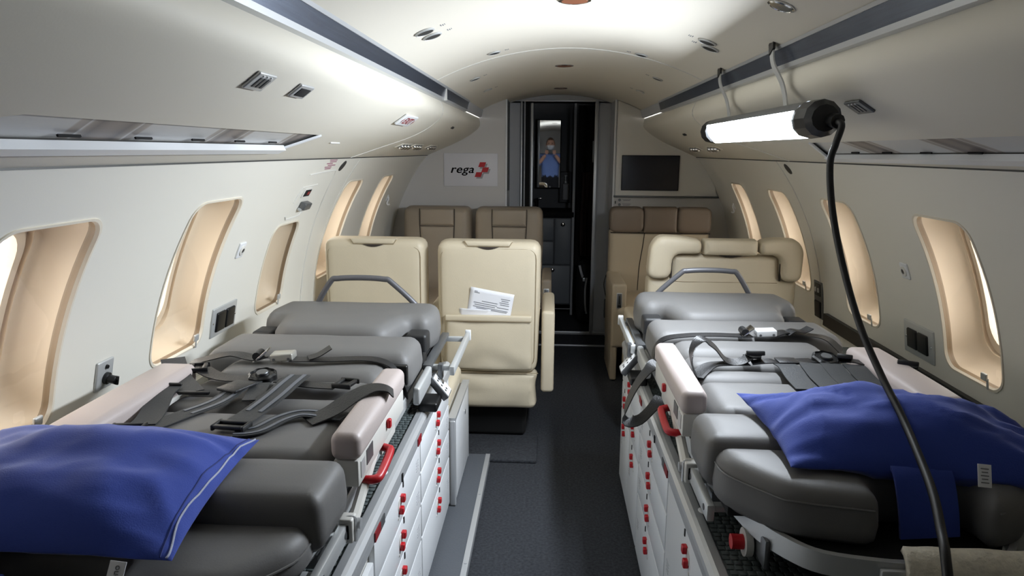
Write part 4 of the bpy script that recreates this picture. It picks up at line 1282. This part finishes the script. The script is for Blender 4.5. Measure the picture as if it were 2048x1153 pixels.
# power cable from the lamp over the right pillow to the floor end
cab = spline([(.553, 1.62, 1.488), (.556, 1.605, 1.478), (.545, 1.60, 1.44), (.537, 1.60, 1.396), (.543, 1.58, 1.30), (.562, 1.545, 1.184), (.582, 1.48, 1.068), (.600, 1.40, .982), (.599, 1.31, .938), (.585, 1.21, .903), (.568, 1.12, .873), (.548, 1.05, .845), (.532, 1.0, .822), (.525, .965, .76), (.52, .95, .62), (.52, .95, .2), (.52, .94, .03), (.50, .85, .009), (.3, .6, .009), (-.1, .35, .009)], 8)
single('power_cable', G().tube(cab, .0075, 10), M_black, 'thick black power cable hanging from the work light over the pillow', 'cable')

# ------------------------------------------------------------------ signs and screen on the front bulkhead
MB = lambda x, z, y=Y1: Matrix(((1, 0, 0, x), (0, 0, 1, y), (0, 1, 0, z), (0, 0, 0, 1)))   # local x right, y up, z away from camera
def fm(x, z, y): return frame_m((x, y, z), (1, 0, 0), (0, 0, 1))      # local z towards the camera
t = thing('logo_sign', 'white sign with rega lettering and red checkered cross on the left bulkhead', 'sign', (-.634, Y1 - .004, 1.172))
part('board', G().rbox((-.634, Y1 - .004, 1.287), (.384, .008, .232), .002, 1), M_signw, t)
g = G()
for dx, dz in ((-.0016, 0), (0, .0008), (.0016, 0), (0, -.0008)):
    q = text_geo('rega', .080, fm(-.697 + dx, 1.289 + dz, Y1 - .0094), shear=.25, depth=.0012, sx=1.16, space=1.06)
    g.add(q.v, q.f)
part('lettering', g, M_black, t, smooth=False)
def para(cx, cz, w=.044, h=.034, sh=.012): return [(cx - w / 2 - sh / 2, cz - h / 2), (cx + w / 2 - sh / 2, cz - h / 2), (cx + w / 2 + sh / 2, cz + h / 2), (cx - w / 2 + sh / 2, cz + h / 2)]
for i, (cx, cz) in enumerate(((-.552, 1.324), (-.531, 1.288), (-.578, 1.254))):
    g = G().prism([(x + .010, z - .011) for x, z in para(cx, cz)], .0006, Matrix(((1, 0, 0, 0), (0, 0, 1, Y1 - .0090), (0, 1, 0, 0), (0, 0, 0, 1))))
    part('drop_shadow', g, M_signs, t, smooth=False)
    g = G().prism(para(cx, cz), .0008, Matrix(((1, 0, 0, 0), (0, 0, 1, Y1 - .0104), (0, 1, 0, 0), (0, 0, 0, 1))))
    part('red_square', g, M_red, t, smooth=False)

t = thing('wall_screen', 'black flat screen in the white panel on the right bulkhead', 'screen', (.629, Y1 - .03, 1.158))
part('bezel', G().rbox((.629, Y1 - .026, 1.276), (.400, .014, .244), .003, 1), M_black, t)
part('display', G().box((.629, Y1 - .0338, 1.276), (.388, .002, .234)), M_screen, t, smooth=False)

t = thing('switch_label', 'small dark switches with printed lines under the wall screen', 'switch', (.43, Y1 - .004, 1.06))
for z in (1.085, 1.052):
    part('round_switch', G().tube([(.425, Y1 - .001, z), (.425, Y1 - .006, z)], .010, 12), M_dalu, t)
    g = G()
    for k in range(2): g.box((.475, Y1 - .001, z + .004 - k * .008), (.06 - .012 * k, .001, .003))
    part('printed_lines', g, M_ink, t, smooth=False)
part('toggle', G().rbox((.396, Y1 - .004, 1.068), (.006, .008, .02), .002, 1), M_black, t)

# ------------------------------------------------------------------ fittings on the overhead panels and side walls
# EXIT sign
Mx = val_frame(2.78, .617, -1, .002)
t = thing('exit_sign', 'small white EXIT sign with red letters on the left overhead panel', 'sign', M=Mx)
ORIGIN[t.name] = Vector((0, 0, 0))
def lp(name, g, m, parent, **k):
    return part(name, g, m, parent, world=False, **k)
lp('plate', G().rbox((0, 0, .004), (.22, .060, .010), .004, 2), M_white, t)
lp('letters', text_geo('EXIT', .048, Matrix.Translation((0, 0, .0095)), bold=.0006, depth=.0008, sx=1.35), M_dred, t, smooth=False)
for x in (-.092, .092):
    s = 1 if x > 0 else -1
    lp('arrow', G().prism([(x, -.012), (x + s * .011, 0), (x, .012)], .0008, Matrix.Translation((0, 0, .0092))), M_dred, t, smooth=False)
# switch plates
def val_plate(name, label, cat, y, x, sg, w, h, face, build, grp=None):
    t = thing(name, label, cat, M=val_frame(y, x, sg, .001), group=grp); ORIGIN[t.name] = Vector((0, 0, 0))
    lp('frame', G().rbox((0, 0, .002), (w, h, .007), .003, 2), face, t)
    build(t); return t
def three_keys(t):
    for k in (-1, 0, 1):
        lp('key', G().rbox((k * .018, .0, .006), (.011, .026, .003), .0012, 1), M_dalu, t)
        lp('indicator', G().rbox((k * .018, .017, .006), (.006, .004, .003), .001, 1), M_white, t)
val_plate('switch_plate', 'grey three-key switch plate on the left overhead panel', 'switch', 1.345, .614, -1, .080, .046, M_alu2, three_keys)
val_plate('switch_plate', 'grey three-key switch plate on the right overhead panel beside the lamp end', 'switch', 1.73, .632, 1, .085, .046, M_dalu, three_keys)
def black_win(t): lp('window', G().rbox((0, 0, .0055), (.058, .024, .003), .001, 1), M_dark, t)
val_plate('indicator_window', 'black indicator window in a metal frame on the left overhead panel', 'indicator', 1.57, .611, -1, .082, .040, M_alu, black_win)
def slotwin(t): lp('window', G().rbox((0, 0, .0052), (.044, .011, .002), .0005, 1), M_dark, t)
val_plate('latch_slot', 'small dark latch slot on the left overhead panel near the bulkhead', 'latch', 4.0, .615, -1, .055, .016, M_grille, slotwin)
val_plate('latch_slot', 'small dark latch slot on the right overhead panel beyond the work light', 'latch', 4.0, .645, 1, .055, .016, M_grille, slotwin)
g = G().rbox((0, 0, .001), (.10, .004, .004), .001, 1, M=val_frame(2.45, .79, -1, .001))
single('pull_strip', g, M_white, 'small white pull strip on the left overhead panel before the EXIT sign', 'latch')
# air gasper clusters
for sg, ys, where in ((-1, (3.62, 3.95, 4.45), 'left'), (1, (3.95, 4.45), 'right')):
    for i, y in enumerate(ys):
        pos = (['nearest', 'middle', 'farthest'] if len(ys) == 3 else ['nearer', 'farther'])[i]
        t = thing('reading_light_panel', 'chrome air nozzles and reading light under the %s overhead panel, %s cluster' % (where, pos), 'air nozzle', M=val_frame(y, .80, sg, .001), group='air nozzle clusters')
        ORIGIN[t.name] = Vector((0, 0, 0))
        lp('panel', G().rbox((0, 0, .001), (.26, .045, .005), .002, 1), M_val, t)
        for k in (-1, 0, 1):
            nz = lp('nozzle', G().lathe([(.017, 0), (.017, .006), (.013, .014), (.008, .018), (.003, .018)], 14, Matrix.Translation((k * .075, 0, .003))), M_chrome, t)
            lp('nozzle_ring', G().lathe([(.021, 0), (.021, .003), (.016, .004)], 14, Matrix.Translation((k * .075, 0, .003))), M_dalu, t)
# ceiling fittings
def ceil_frame(y, x, off=.001):
    s = math.asin(x / RW) * RW
    p = ceil_p(y, s, -off)
    ez = (ceil_p(y, s, -.1) - ceil_p(y, s, 0)).normalized()
    ey = Vector((0, 1, 0))
    return frame_m(p, ey.cross(ez), ey)
def oval(name, label, cat, x, y, r, face, lens, grp, mark=True):
    t = thing(name, label, cat, M=ceil_frame(y, x), group=grp); ORIGIN[t.name] = Vector((0, 0, 0))
    lp('rim', G().lathe([(r, 0), (r, .003), (r * .86, .005), (r * .8, .003)], 24), face, t)
    lp('grille', G().lathe([(r * .82, .001), (r * .80, .004), (r * .2, .004)], 20), lens, t)
    if mark:
        g = G()
        s = -1 if x < 0 else 1
        for k in range(3): g.box((s * (r + .02 + k * .006), -.0 + .004 * (k % 2), .0005), (.003, .02, .0006))
        lp('marking', g, M_ink, t, smooth=False)
    return t
OG = 'small round fittings on the ceiling'
oval('ceiling_speaker', 'round grey grille on the ceiling left, nearer of the front pair', 'grille', -.437, 2.125, .030, M_alu2, M_grille, OG)
oval('ceiling_speaker', 'round grey grille on the ceiling left, farther of the front pair', 'grille', -.430, 2.215, .030, M_alu2, M_grille, OG)
oval('ceiling_speaker', 'round grey grille on the ceiling right, inner of the front pair', 'grille', .418, 2.37, .030, M_alu2, M_grille, OG)
oval('ceiling_speaker', 'round grey grille on the ceiling right, outer of the front pair', 'grille', .442, 2.44, .030, M_alu2, M_grille, OG)
oval('ceiling_vent', 'small dark round vent left of the ceiling centre, before the seam', 'vent', -.298, 2.90, .026, M_alu2, M_dark, OG)
oval('ceiling_vent', 'small dark round vent right of the ceiling centre, before the seam', 'vent', .286, 2.98, .026, M_alu2, M_dark, OG)
for x, y, w in ((-.434, 3.485, 'left, just beyond the seam'), (-.43, 4.13, 'left, near the bulkhead'), (.427, 3.49, 'right, just beyond the seam'), (.431, 4.19, 'right, near the bulkhead')):
    oval('ceiling_vent', 'small pale round vent on the ceiling %s' % w, 'vent', x, y, .026, M_alu2, M_val if y > 4 else M_grille, OG)
for y, w in ((2.10, 'at the top edge of the view'), (3.635, 'beyond the ceiling seam'), (4.9, 'above the galley doorway')):
    oval('ceiling_light', 'round recessed ceiling light with amber lens %s' % w, 'light', -.01, y, .046, M_chrome, M_orange, 'ceiling downlights', False)
oval('ceiling_light', 'chrome ceiling spotlight above the right rail at the top edge', 'light', .45, 1.74, .032, M_chrome, M_chrome, 'ceiling downlights')

# side wall plates
def wplate(name, label, cat, y, z, sg, w, h, face, build, grp=None):
    t = thing(name, label, cat, M=wall_frame(y, z, sg, .0), group=grp); ORIGIN[t.name] = Vector((0, 0, 0))
    lp('plate', G().rbox((0, 0, .003), (w, h, .008), .004, 2), face, t)
    build(t); return t
def sockets(t):
    for k in (-1, 1):
        c = lp('socket_cover', G().rbox((k * .036, 0, .009), (.064, .070, .010), .005, 2), M_black, t)
    for k in (-.084, .084): lp('screw', G().lathe([(.004, .007), (.003, .0085)], 8, Matrix.Translation((k, 0, 0))), M_chrome, t)
    g = G()
    for k in (-.05, .03): g.box((k, -.068, .001), (.03, .004, .0006)); 
    lp('caption', g, M_ink, t, smooth=False)
wplate('power_outlet', 'aluminium outlet plate with two black covers on the left wall', 'outlet', 2.365, .838, -1, .185, .105, M_alu2, sockets, 'double outlet plates')
wplate('power_outlet', 'aluminium outlet plate with two black covers on the right wall', 'outlet', 2.445, .785, 1, .20, .118, M_alu2, sockets, 'double outlet plates')
def tall_sock(t):
    lp('socket_cover', G().rbox((0, -.045, .009), (.07, .08, .01), .004, 2), M_black, t)
    lp('switch_block', G().rbox((0, .05, .008), (.07, .06, .006), .003, 2), M_grille, t)
    for k in (-.015, .018): lp('switch', G().rbox((k, .05, .012), (.014, .022, .006), .002, 1), M_alu2, t)
wplate('power_outlet', 'tall black outlet plate on the right wall behind the cream seat', 'outlet', 3.385, .735, 1, .105, .18, M_dalu, tall_sock)
def knob(t):
    lp('knob', G().lathe([(.016, .006), (.016, .014), (.011, .016), (.011, .034), (.008, .036)], 16, Matrix.Translation((.004, -.010, 0))), M_black, t)
    lp('knob_pointer', G().rbox((.004, -.010, .036), (.006, .024, .010), .002, 1), M_black, t)
    lp('indicator', G().lathe([(.006, .006), (.005, .012)], 10, Matrix.Translation((.002, .022, 0))), M_black, t)
    g = G().box((0, -.052, .0005), (.034, .004, .0006)); lp('caption', g, M_ink, t, smooth=False)
wplate('control_knob', 'grey plate with black rotary knob on the left wall between windows', 'knob', 1.683, .852, -1, .068, .080, M_alu2, knob)
def jack(t):
    lp('jack_ring', G().lathe([(.019, .006), (.018, .010), (.010, .012), (.009, .006)], 18), M_offw, t)
    lp('jack_hole', G().lathe([(.009, .007), (.008, .0105), (.001, .0105)], 12), M_black, t)
    g = G().box((0, -.048, .0005), (.045, .004, .0006)); lp('caption', g, M_ink, t, smooth=False)
for sg, y, z, w in ((-1, 2.375, 1.079, 'left wall before the emergency exit'), (1, 2.469, 1.027, 'right wall above the outlet plate')):
    wplate('headset_jack', 'small white round socket with black centre on the ' + w, 'socket', y, z, sg, .05, .058, M_white, jack, 'round wall sockets')
for sg, y, z, w in ((-1, 4.55, 1.10, 'left wall beyond the last window'), (1, 4.72, 1.06, 'right wall beyond the last window')):
    t = thing('coat_hook', 'small white coat hook on the ' + w, 'hook', M=wall_frame(y, z, sg, 0), group='coat hooks'); ORIGIN[t.name] = Vector((0, 0, 0))
    lp('hook', G().tube(spline([(0, .03, .003), (0, .015, .012), (0, -.01, .012), (0, -.018, .022), (0, -.01, .03)], 4), .005, 8), M_white, t)
    lp('base_plate', G().rbox((0, .02, .002), (.018, .04, .004), .002, 1), M_white, t)
# emergency exit hatch on the left wall
t = thing('exit_hatch', 'white emergency exit panel with handle on the left wall around the small window', 'hatch', M=wall_frame(2.83, 1.10, -1, 0)); ORIGIN[t.name] = Vector((0, 0, 0))
HB = [(2.58, .70), (2.60, 1.32), (3.02, 1.335), (3.10, 1.30), (3.16, 1.0), (3.17, .70)]
seam = spline([wall_p(y, ang(z), -1, -.001) for y, z in [(2.72, 1.325), (3.0, 1.335), (3.045, 1.325), (3.075, 1.28), (3.13, 1.10), (3.17, .90), (3.18, .70)]], 6)
Mi = t.matrix_world.inverted() if False else wall_frame(2.83, 1.10, -1, 0).inverted()
lp('outline_groove', G().tube([Mi @ p for p in seam], .0028, 6), M_bulkw, t)
def inset(name, pts, m, r=.003):
    lp(name, G().tube([Mi @ wall_p(y, ang(z), -1, -.001) for y, z in pts], r, 6), m, t)
inset('handle_groove', [(2.72, 1.215), (2.735, 1.275), (2.90, 1.28)], M_bulkw)
inset('handle_groove', [(2.70, 1.165), (2.72, 1.15), (2.86, 1.155), (2.90, 1.185)], M_bulkw)
Ms = Mi @ wall_frame(2.815, 1.252, -1, 0)
lp('status_window', G().rbox((0, 0, .002), (.085, .042, .006), .002, 1, M=Ms), M_offw, t)
lp('window_glass', G().rbox((.0, 0, .0045), (.066, .030, .004), .001, 1, M=Ms), M_dark, t)
lp('red_flag', G().box((.008, 0, .007), (.026, .014, .001), Ms), M_dred, t, smooth=False)
Mh = Mi @ wall_frame(2.845, 1.200, -1, 0)
lp('handle', G().rbox((0, .004, .014), (.075, .03, .026), .005, 2, M=Mh), M_dalu, t)
lp('handle_lip', G().rbox((0, -.014, .010), (.085, .012, .016), .003, 1, M=Mh), M_alu2, t)
g = G()
Mp = Mi @ wall_frame(2.90, 1.362, -1, 0)
for k in range(6): g.box((.02 * (k % 2) - .01 * (k % 3), .022 - k * .009, .0006), (.10 - .012 * (k % 3), .0042, .0008), Mp)
lp('placard_lines', g, M_purple, t, smooth=False)
for sg, y, w in ((-1, 3.09, 'left wall above the exit hatch corner'), (1, 3.22, 'right wall under the overhead panel')):
    t = thing('wall_speaker', 'dark oval grille with marking on the ' + w, 'grille', M=wall_frame(y, 1.352, sg, 0), group='oval wall grilles'); ORIGIN[t.name] = Vector((0, 0, 0))
    lp('grille', G().lathe([(.028, 0), (.027, .003), (.003, .004)], 20), M_grille, t)
    lp('marking', G().box((0, -.045, .0005), (.03, .008, .0006)), M_ink, t, smooth=False)
# dark equipment strip hanging along the right wall is part of the wall trim
# ------------------------------------------------------------------ galley beyond the doorway
g = G()
def quad(a, b, c, d): return G().add([a, b, c, d], [(0, 1, 2, 3)])
gw = struct('wall_galley', quad((-.9, 6.62, 0), (.9, 6.62, 0), (.9, 6.62, 1.95), (-.9, 6.62, 1.95)), M_gald, smooth=False)
part('side_wall', quad((-.9, 5.5, 0), (-.9, 6.62, 0), (-.9, 6.62, 1.95), (-.9, 5.5, 1.95)), M_gald, gw, smooth=False)
part('side_wall', quad((.9, 5.5, 0), (.9, 6.62, 0), (.9, 6.62, 1.95), (.9, 5.5, 1.95)), M_gald, gw, smooth=False)
part('soffit', quad((-.9, 5.1, 1.86), (.9, 5.1, 1.86), (.9, 6.62, 1.86), (-.9, 6.62, 1.86)), M_gald, gw, smooth=False)
part('frame_panel', G().box((-.60, 5.485, .93), (.60, .03, 1.86)), M_vest, gw, smooth=False)
part('frame_panel', G().box((.60, 5.485, .93), (.64, .03, 1.86)), M_vest, gw, smooth=False)
d = bpy.data.objects.new('door_1', None); COL.objects.link(d); d.location = (0, 5.47, 0); ORIGIN[d.name] = Vector((0, 5.47, 0)); d['kind'] = 'structure'
part('jamb', G().rbox((-.290, 5.462, .90), (.014, .02, 1.78), .003, 1), M_alu, d)
part('jamb', G().rbox((-.266, 5.468, .90), (.010, .03, 1.78), .003, 1), M_vest, d)
part('gap_strip', G().box((-.245, 5.50, .90), (.030, .04, 1.78)), M_dark, d, smooth=False)
part('sliding_door_edge', G().rbox((-.212, 5.50, .90), (.020, .05, 1.78), .003, 1), M_alu, d)
part('jamb', G().rbox((.270, 5.462, .90), (.026, .03, 1.78), .003, 1), M_alu, d)
part('head', G().rbox((0, 5.462, 1.790), (.58, .02, .012), .002, 1), M_alu, d)
part('door_latch', G().rbox((-.200, 5.485, 1.40), (.008, .02, .20), .002, 1), M_dalu, d)
part('door_latch', G().rbox((.252, 5.485, 1.42), (.008, .02, .16), .002, 1), M_dalu, d)
part('sill', G().rbox((0, 5.462, .012), (.76, .02, .024), .003, 1), M_alu, d)
part('sill', G().rbox((0, 5.11, .006), (.76, .016, .012), .003, 1), M_alu, d)

t = thing('wall_mirror', 'narrow tall mirror on the dark galley wall reflecting the photographer', 'mirror', (-.085, 6.5, 1.08))
part('backing', G().rbox((-.086, 6.52, 1.395), (.222, .02, .61), .003, 1), M_dark, t)
part('glass', G().box((-.086, 6.5085, 1.395), (.206, .003, .594)), M_mirror, t, smooth=False)
part('side_strip', G().rbox((-.176, 6.505, 1.395), (.016, .012, .594), .002, 1), M_alu, t)

t = thing('galley_cabinet', 'dark grey galley cabinet with round locks seen through the doorway', 'cabinet', (-.1, 6.38, .05))
part('body', G().box((-.13, 6.385, .455), (.52, .46, .80)), M_gald, t, smooth=False)
for (a, b, z0, z1, kz) in ((-.39, -.235, .45, .852, 0), (-.225, -.030, .66, .852, 0), (-.225, -.030, .45, .65, 0), (-.022, .118, .45, .852, .80), (-.39, .118, .10, .442, .40)):
    f = part('door', G().rbox(((a + b) / 2, 6.15, (z0 + z1) / 2), (b - a - .006, .016, z1 - z0 - .006), .003, 1), M_gal, t)
    if kz: part('lock', G().lathe([(.018, 0), (.018, .004), (.012, .008), (.003, .008)], 14, frame_m(((a + b) / 2 + (.0 if kz > .5 else .10), 6.141, kz), (1, 0, 0), (0, 0, 1))), M_chrome, f)
part('plinth', G().rbox((-.13, 6.17, .07), (.52, .03, .05), .004, 1), M_alu2, t)
single('galley_counter', G().rbox((-.13, 6.365, .885), (.54, .48, .045), .006, 1), M_dark, 'black counter on the galley cabinet below the mirror', 'counter')
t = thing('soap_dispenser', 'grey soap dispenser on the galley wall right of the mirror', 'dispenser', (.075, 6.55, .99))
part('holder', G().rbox((.070, 6.575, 1.10), (.11, .08, .28), .01, 2), M_gald, t)
part('bottle', G().rbox((.075, 6.52, 1.06), (.062, .05, .15), .012, 3), M_signs, t)
part('pump', G().lathe([(.016, 0), (.016, .02), (.006, .025), (.006, .06), (.02, .062), (.02, .07)], 12, Matrix.Translation((.07, 6.52, 1.137))), M_alu2, t)
t = thing('tap', 'small black tap on the galley counter', 'tap', (-.18, 6.45, .908))
part('spout', G().tube(spline([(-.18, 6.48, .908), (-.18, 6.48, .98), (-.18, 6.45, 1.0), (-.18, 6.41, .985)], 4), .009, 8), M_black, t)
part('handle', G().rbox((-.16, 6.48, 1.0), (.04, .014, .012), .004, 1), M_chrome, t)
single('partition_post', G().rbox((.135, 6.16, .93), (.022, .05, 1.86), .004, 1), M_vest, 'narrow grey post dividing the galley from the dark closet', 'post')
# dark coat and bag in the closet
def drape(x0, x1, y, z0, z1, seed, amp=.03):
    vs, fs = [], []; nx, nz = 36, 20
    for i in range(nx + 1):
        for j in range(nz + 1):
            u, w = i / nx, j / nz
            x = x0 + (x1 - x0) * u + .02 * math.sin(w * 3 + seed) * w
            yy = y + amp * math.sin(u * 19 + seed + 1.2 * math.sin(w * 2.5)) * (.35 + .65 * w) + .01 * noise.noise(Vector((u * 5, w * 4, seed)))
            vs.append((x, yy, z1 + (z0 - z1) * w))
    for i in range(nx):
        for j in range(nz):
            k = i * (nz + 1) + j; fs.append((k, k + 1, k + nz + 2, k + nz + 1))
    return G().add(vs, fs)
c = single('dark_curtain', drape(.16, .42, 6.12, .45, 1.80, 1.0), M_coat, 'black cloth hanging in the closet right of the galley post', 'curtain')
md = c.modifiers.new('thick', 'SOLIDIFY'); md.thickness = .008
t = thing('hanging_jacket', 'dark jacket with rusty streaks hanging at the closet edge', 'jacket', (.27, 6.0, .55))
j = part('cloth', drape(.20, .33, 6.0, .55, 1.25, 3.0, .022), mat('rust_streaked_cloth', (46, 30, 26), .85, var=.8, vscale=26, stretch=(3, 1, .3)), t)
j.modifiers.new('thick', 'SOLIDIFY').thickness = .008
t = thing('travel_bag', 'black bag with pale straps standing in the closet doorway', 'bag', (.245, 5.88, .0))
part('body', G().rbox((.25, 5.90, .26), (.15, .24, .50), .05, 4, (.01, .01, .01), (3, 3, 4)), M_coat, t)
part('strap', G().ribbon(spline([(.185, 5.79, .50), (.20, 5.775, .44), (.215, 5.78, .40)], 4), (1, 0, 0), .018, .004), M_signs, t)
part('strap', G().ribbon(spline([(.245, 5.775, .40), (.235, 5.77, .30), (.24, 5.77, .15), (.255, 5.78, .08)], 4), (1, 0, 0), .014, .004), M_vest, t)
part('clip', G().rbox((.222, 5.775, .385), (.02, .01, .03), .003, 1), M_alu, t)
# phone cord and tether at the right door edge
t = thing('wall_handset', 'dark handset with thin cord at the right doorway edge', 'handset', (.36, 5.08, .25))
part('body', G().rbox((.352, 5.075, .30), (.03, .03, .14), .008, 2), M_dalu, t)
part('cord', G().tube(spline([(.35, 5.07, .38), (.33, 5.05, .48), (.345, 5.06, .55), (.35, 5.08, .52)], 5), .003, 6), M_black, t)

# ------------------------------------------------------------------ the photographer, seen only in the mirror
def skin_body(name, joints, bones, m, parent, sub=2):
    me = bpy.data.meshes.new(name)
    keys = list(joints)
    me.from_pydata([joints[k][0] for k in keys], [(keys.index(a), keys.index(b)) for a, b in bones], [])
    o = bpy.data.objects.new(name, me); COL.objects.link(o)
    o.modifiers.new('skin', 'SKIN'); sv = me.skin_vertices[0].data
    for i, k in enumerate(keys):
        r = joints[k][1]; sv[i].radius = r if isinstance(r, tuple) else (r, r)
    sv[0].use_root = True
    s = o.modifiers.new('sub', 'SUBSURF'); s.levels = sub; s.render_levels = sub
    me.materials.append(m)
    if parent: o.parent = parent
    return o
PX, PY = -.07, -.36
t = thing('person', 'person in a light blue shirt and dark trousers holding up a phone', 'person', (PX, PY, 0))
M_skin = mat('skin', (206, 158, 134), .55); M_shirt = mat('light_blue_shirt', (120, 146, 206), .8); M_trou = mat('dark_trousers', (34, 34, 38), .85); M_hair = mat('brown_hair', (86, 62, 44), .7)
J = {'pelvis': ((0, -.02, .92), (.155, .11)), 'waist': ((0, -.02, 1.06), (.15, .105)), 'chest': ((0, 0, 1.24), (.17, .115)), 'neckb': ((0, 0, 1.37), (.085, .07)), 'neck': ((0, .01, 1.43), (.055, .055)),
     'hipL': ((-.09, -.02, .86), .09), 'kneeL': ((-.10, 0, .48), .062), 'ankL': ((-.11, -.02, .09), .042), 'toeL': ((-.12, .13, .035), .035),
     'hipR': ((.09, -.02, .86), .09), 'kneeR': ((.10, .0, .48), .062), 'ankR': ((.11, -.02, .09), .042), 'toeR': ((.12, .13, .035), .035),
     'shL': ((-.18, 0, 1.33), .062), 'elL': ((-.25, .13, 1.15), .046), 'wrL': ((-.085, .27, 1.36), .03),
     'shR': ((.18, 0, 1.33), .062), 'elR': ((.25, .13, 1.15), .046), 'wrR': ((.085, .27, 1.36), .03)}
B = [('pelvis', 'waist'), ('waist', 'chest'), ('chest', 'neckb'), ('neckb', 'neck'), ('pelvis', 'hipL'), ('hipL', 'kneeL'), ('kneeL', 'ankL'), ('ankL', 'toeL'), ('pelvis', 'hipR'), ('hipR', 'kneeR'), ('kneeR', 'ankR'), ('ankR', 'toeR'),
     ('chest', 'shL'), ('shL', 'elL'), ('elL', 'wrL'), ('chest', 'shR'), ('shR', 'elR'), ('elR', 'wrR')]
body = skin_body('body', J, B, M_shirt, t, 2)
dg = bpy.context.evaluated_depsgraph_get(); dg.update()
me = bpy.data.meshes.new_from_object(body.evaluated_get(dg)); old = body.data
body.modifiers.clear(); body.data = me; bpy.data.meshes.remove(old)
me.materials.clear()
for m in (M_shirt, M_trou, M_skin, M_black): me.materials.append(m)
for p in me.polygons:
    c = p.center
    p.material_index = 1 if c.z < .97 and abs(c.x) < .24 and c.y < .2 else (2 if (c.z > 1.40 and c.y < .15) or (c.y > .20) else 0)
    if c.z < .075: p.material_index = 3
    p.use_smooth = True
# head with face
hd = G()
def head_p(th, ph):
    x, y, z = math.sin(th) * math.sin(ph), math.sin(th) * math.cos(ph), math.cos(th)
    sx, sy, sz = .076, .096, .118
    X, Y, Z = x * sx, y * sy, z * sz
    if Z < 0: X *= 1 - .25 * (Z / sz) ** 2; Y *= 1 - .1 * (Z / sz) ** 2
    f = math.exp(-((X / .016) ** 2 + ((Z + .012) / .026) ** 2)) * max(0, y)
    Y += .022 * f
    for s in (-1, 1): Y -= .009 * math.exp(-(((X - s * .032) / .017) ** 2 + ((Z - .018) / .012) ** 2)) * max(0, y)
    Y += .006 * math.exp(-((X / .026) ** 2 + ((Z + .055) / .010) ** 2)) * max(0, y)
    return Vector((X, Y + .03, Z + 1.545))
vs = [head_p(math.pi * i / 24, 2 * math.pi * k / 36) for i in range(25) for k in range(36)]
fs = [(i * 36 + k, i * 36 + (k + 1) % 36, (i + 1) * 36 + (k + 1) % 36, (i + 1) * 36 + k) for i in range(24) for k in range(36)]
h = part('head', hd.add(vs, fs), M_skin, t, world=False); weld(h, .0003)
hv = [head_p(math.pi * i / 24, 2 * math.pi * k / 36) for i in range(14) for k in range(36)]
hc = Vector((0, .03, 1.545))
hv2 = []
for i in range(14):
    for k in range(36):
        p = head_p(math.pi * i / 24, 2 * math.pi * k / 36); q = p - hc
        front = max(0, math.cos(2 * math.pi * k / 36))
        sc = 1.07 if not (front > .35 and i > 6) else .94
        hv2.append(hc + q * sc)
part('hair', G().add(hv2, [(i * 36 + k, i * 36 + (k + 1) % 36, (i + 1) * 36 + (k + 1) % 36, (i + 1) * 36 + k) for i in range(13) for k in range(36)]), M_hair, h, world=False)
for s in (-1, 1):
    part('eye', G().lathe([(.009, -.003), (.008, .003), (.003, .005)], 10, frame_m((s * .032, .030 + .083, 1.565), (1, 0, 0), (0, 0, 1)) @ Matrix.Rotation(math.pi, 4, 'X')), M_dark, h, world=False)
    part('ear', G().rbox((s * .080, .025, 1.54), (.014, .034, .058), .006, 2), M_skin, h, world=False)
part('face_mask', G().loops([[head_p(math.pi * i / 24, 2 * math.pi * k / 36) + Vector((0, .006, 0)) for k in list(range(27, 36)) + list(range(0, 10))] for i in range(13, 20)], closed=False), M_paper, h, world=False)
# hands gripping the phone
for s in (-1, 1):
    hb = part('hand', G().rbox((s * .082, .315, 1.405), (.030, .055, .075), .013, 3), M_skin, t, world=False)
    for k in range(4):
        z = 1.433 - k * .019; l = (.045, .05, .047, .038)[k]
        part('finger', G().tube(spline([(s * .088, .335, z), (s * .086, .343 + .004, z), (s * (.086 - l * .5), .3525, z), (s * (.086 - l), .3525, z - .002)], 4), .0075, 8), M_skin, hb, world=False)
    part('thumb', G().tube(spline([(s * .080, .32, 1.385), (s * .068, .332, 1.39), (s * .045, .334, 1.40)], 4), .009, 8), M_skin, hb, world=False)
single('phone', G().rbox((PX, -.013, 1.415), (.155, .008, .074), .0035, 2), M_black, 'black phone held up in front of the photographer', 'phone')
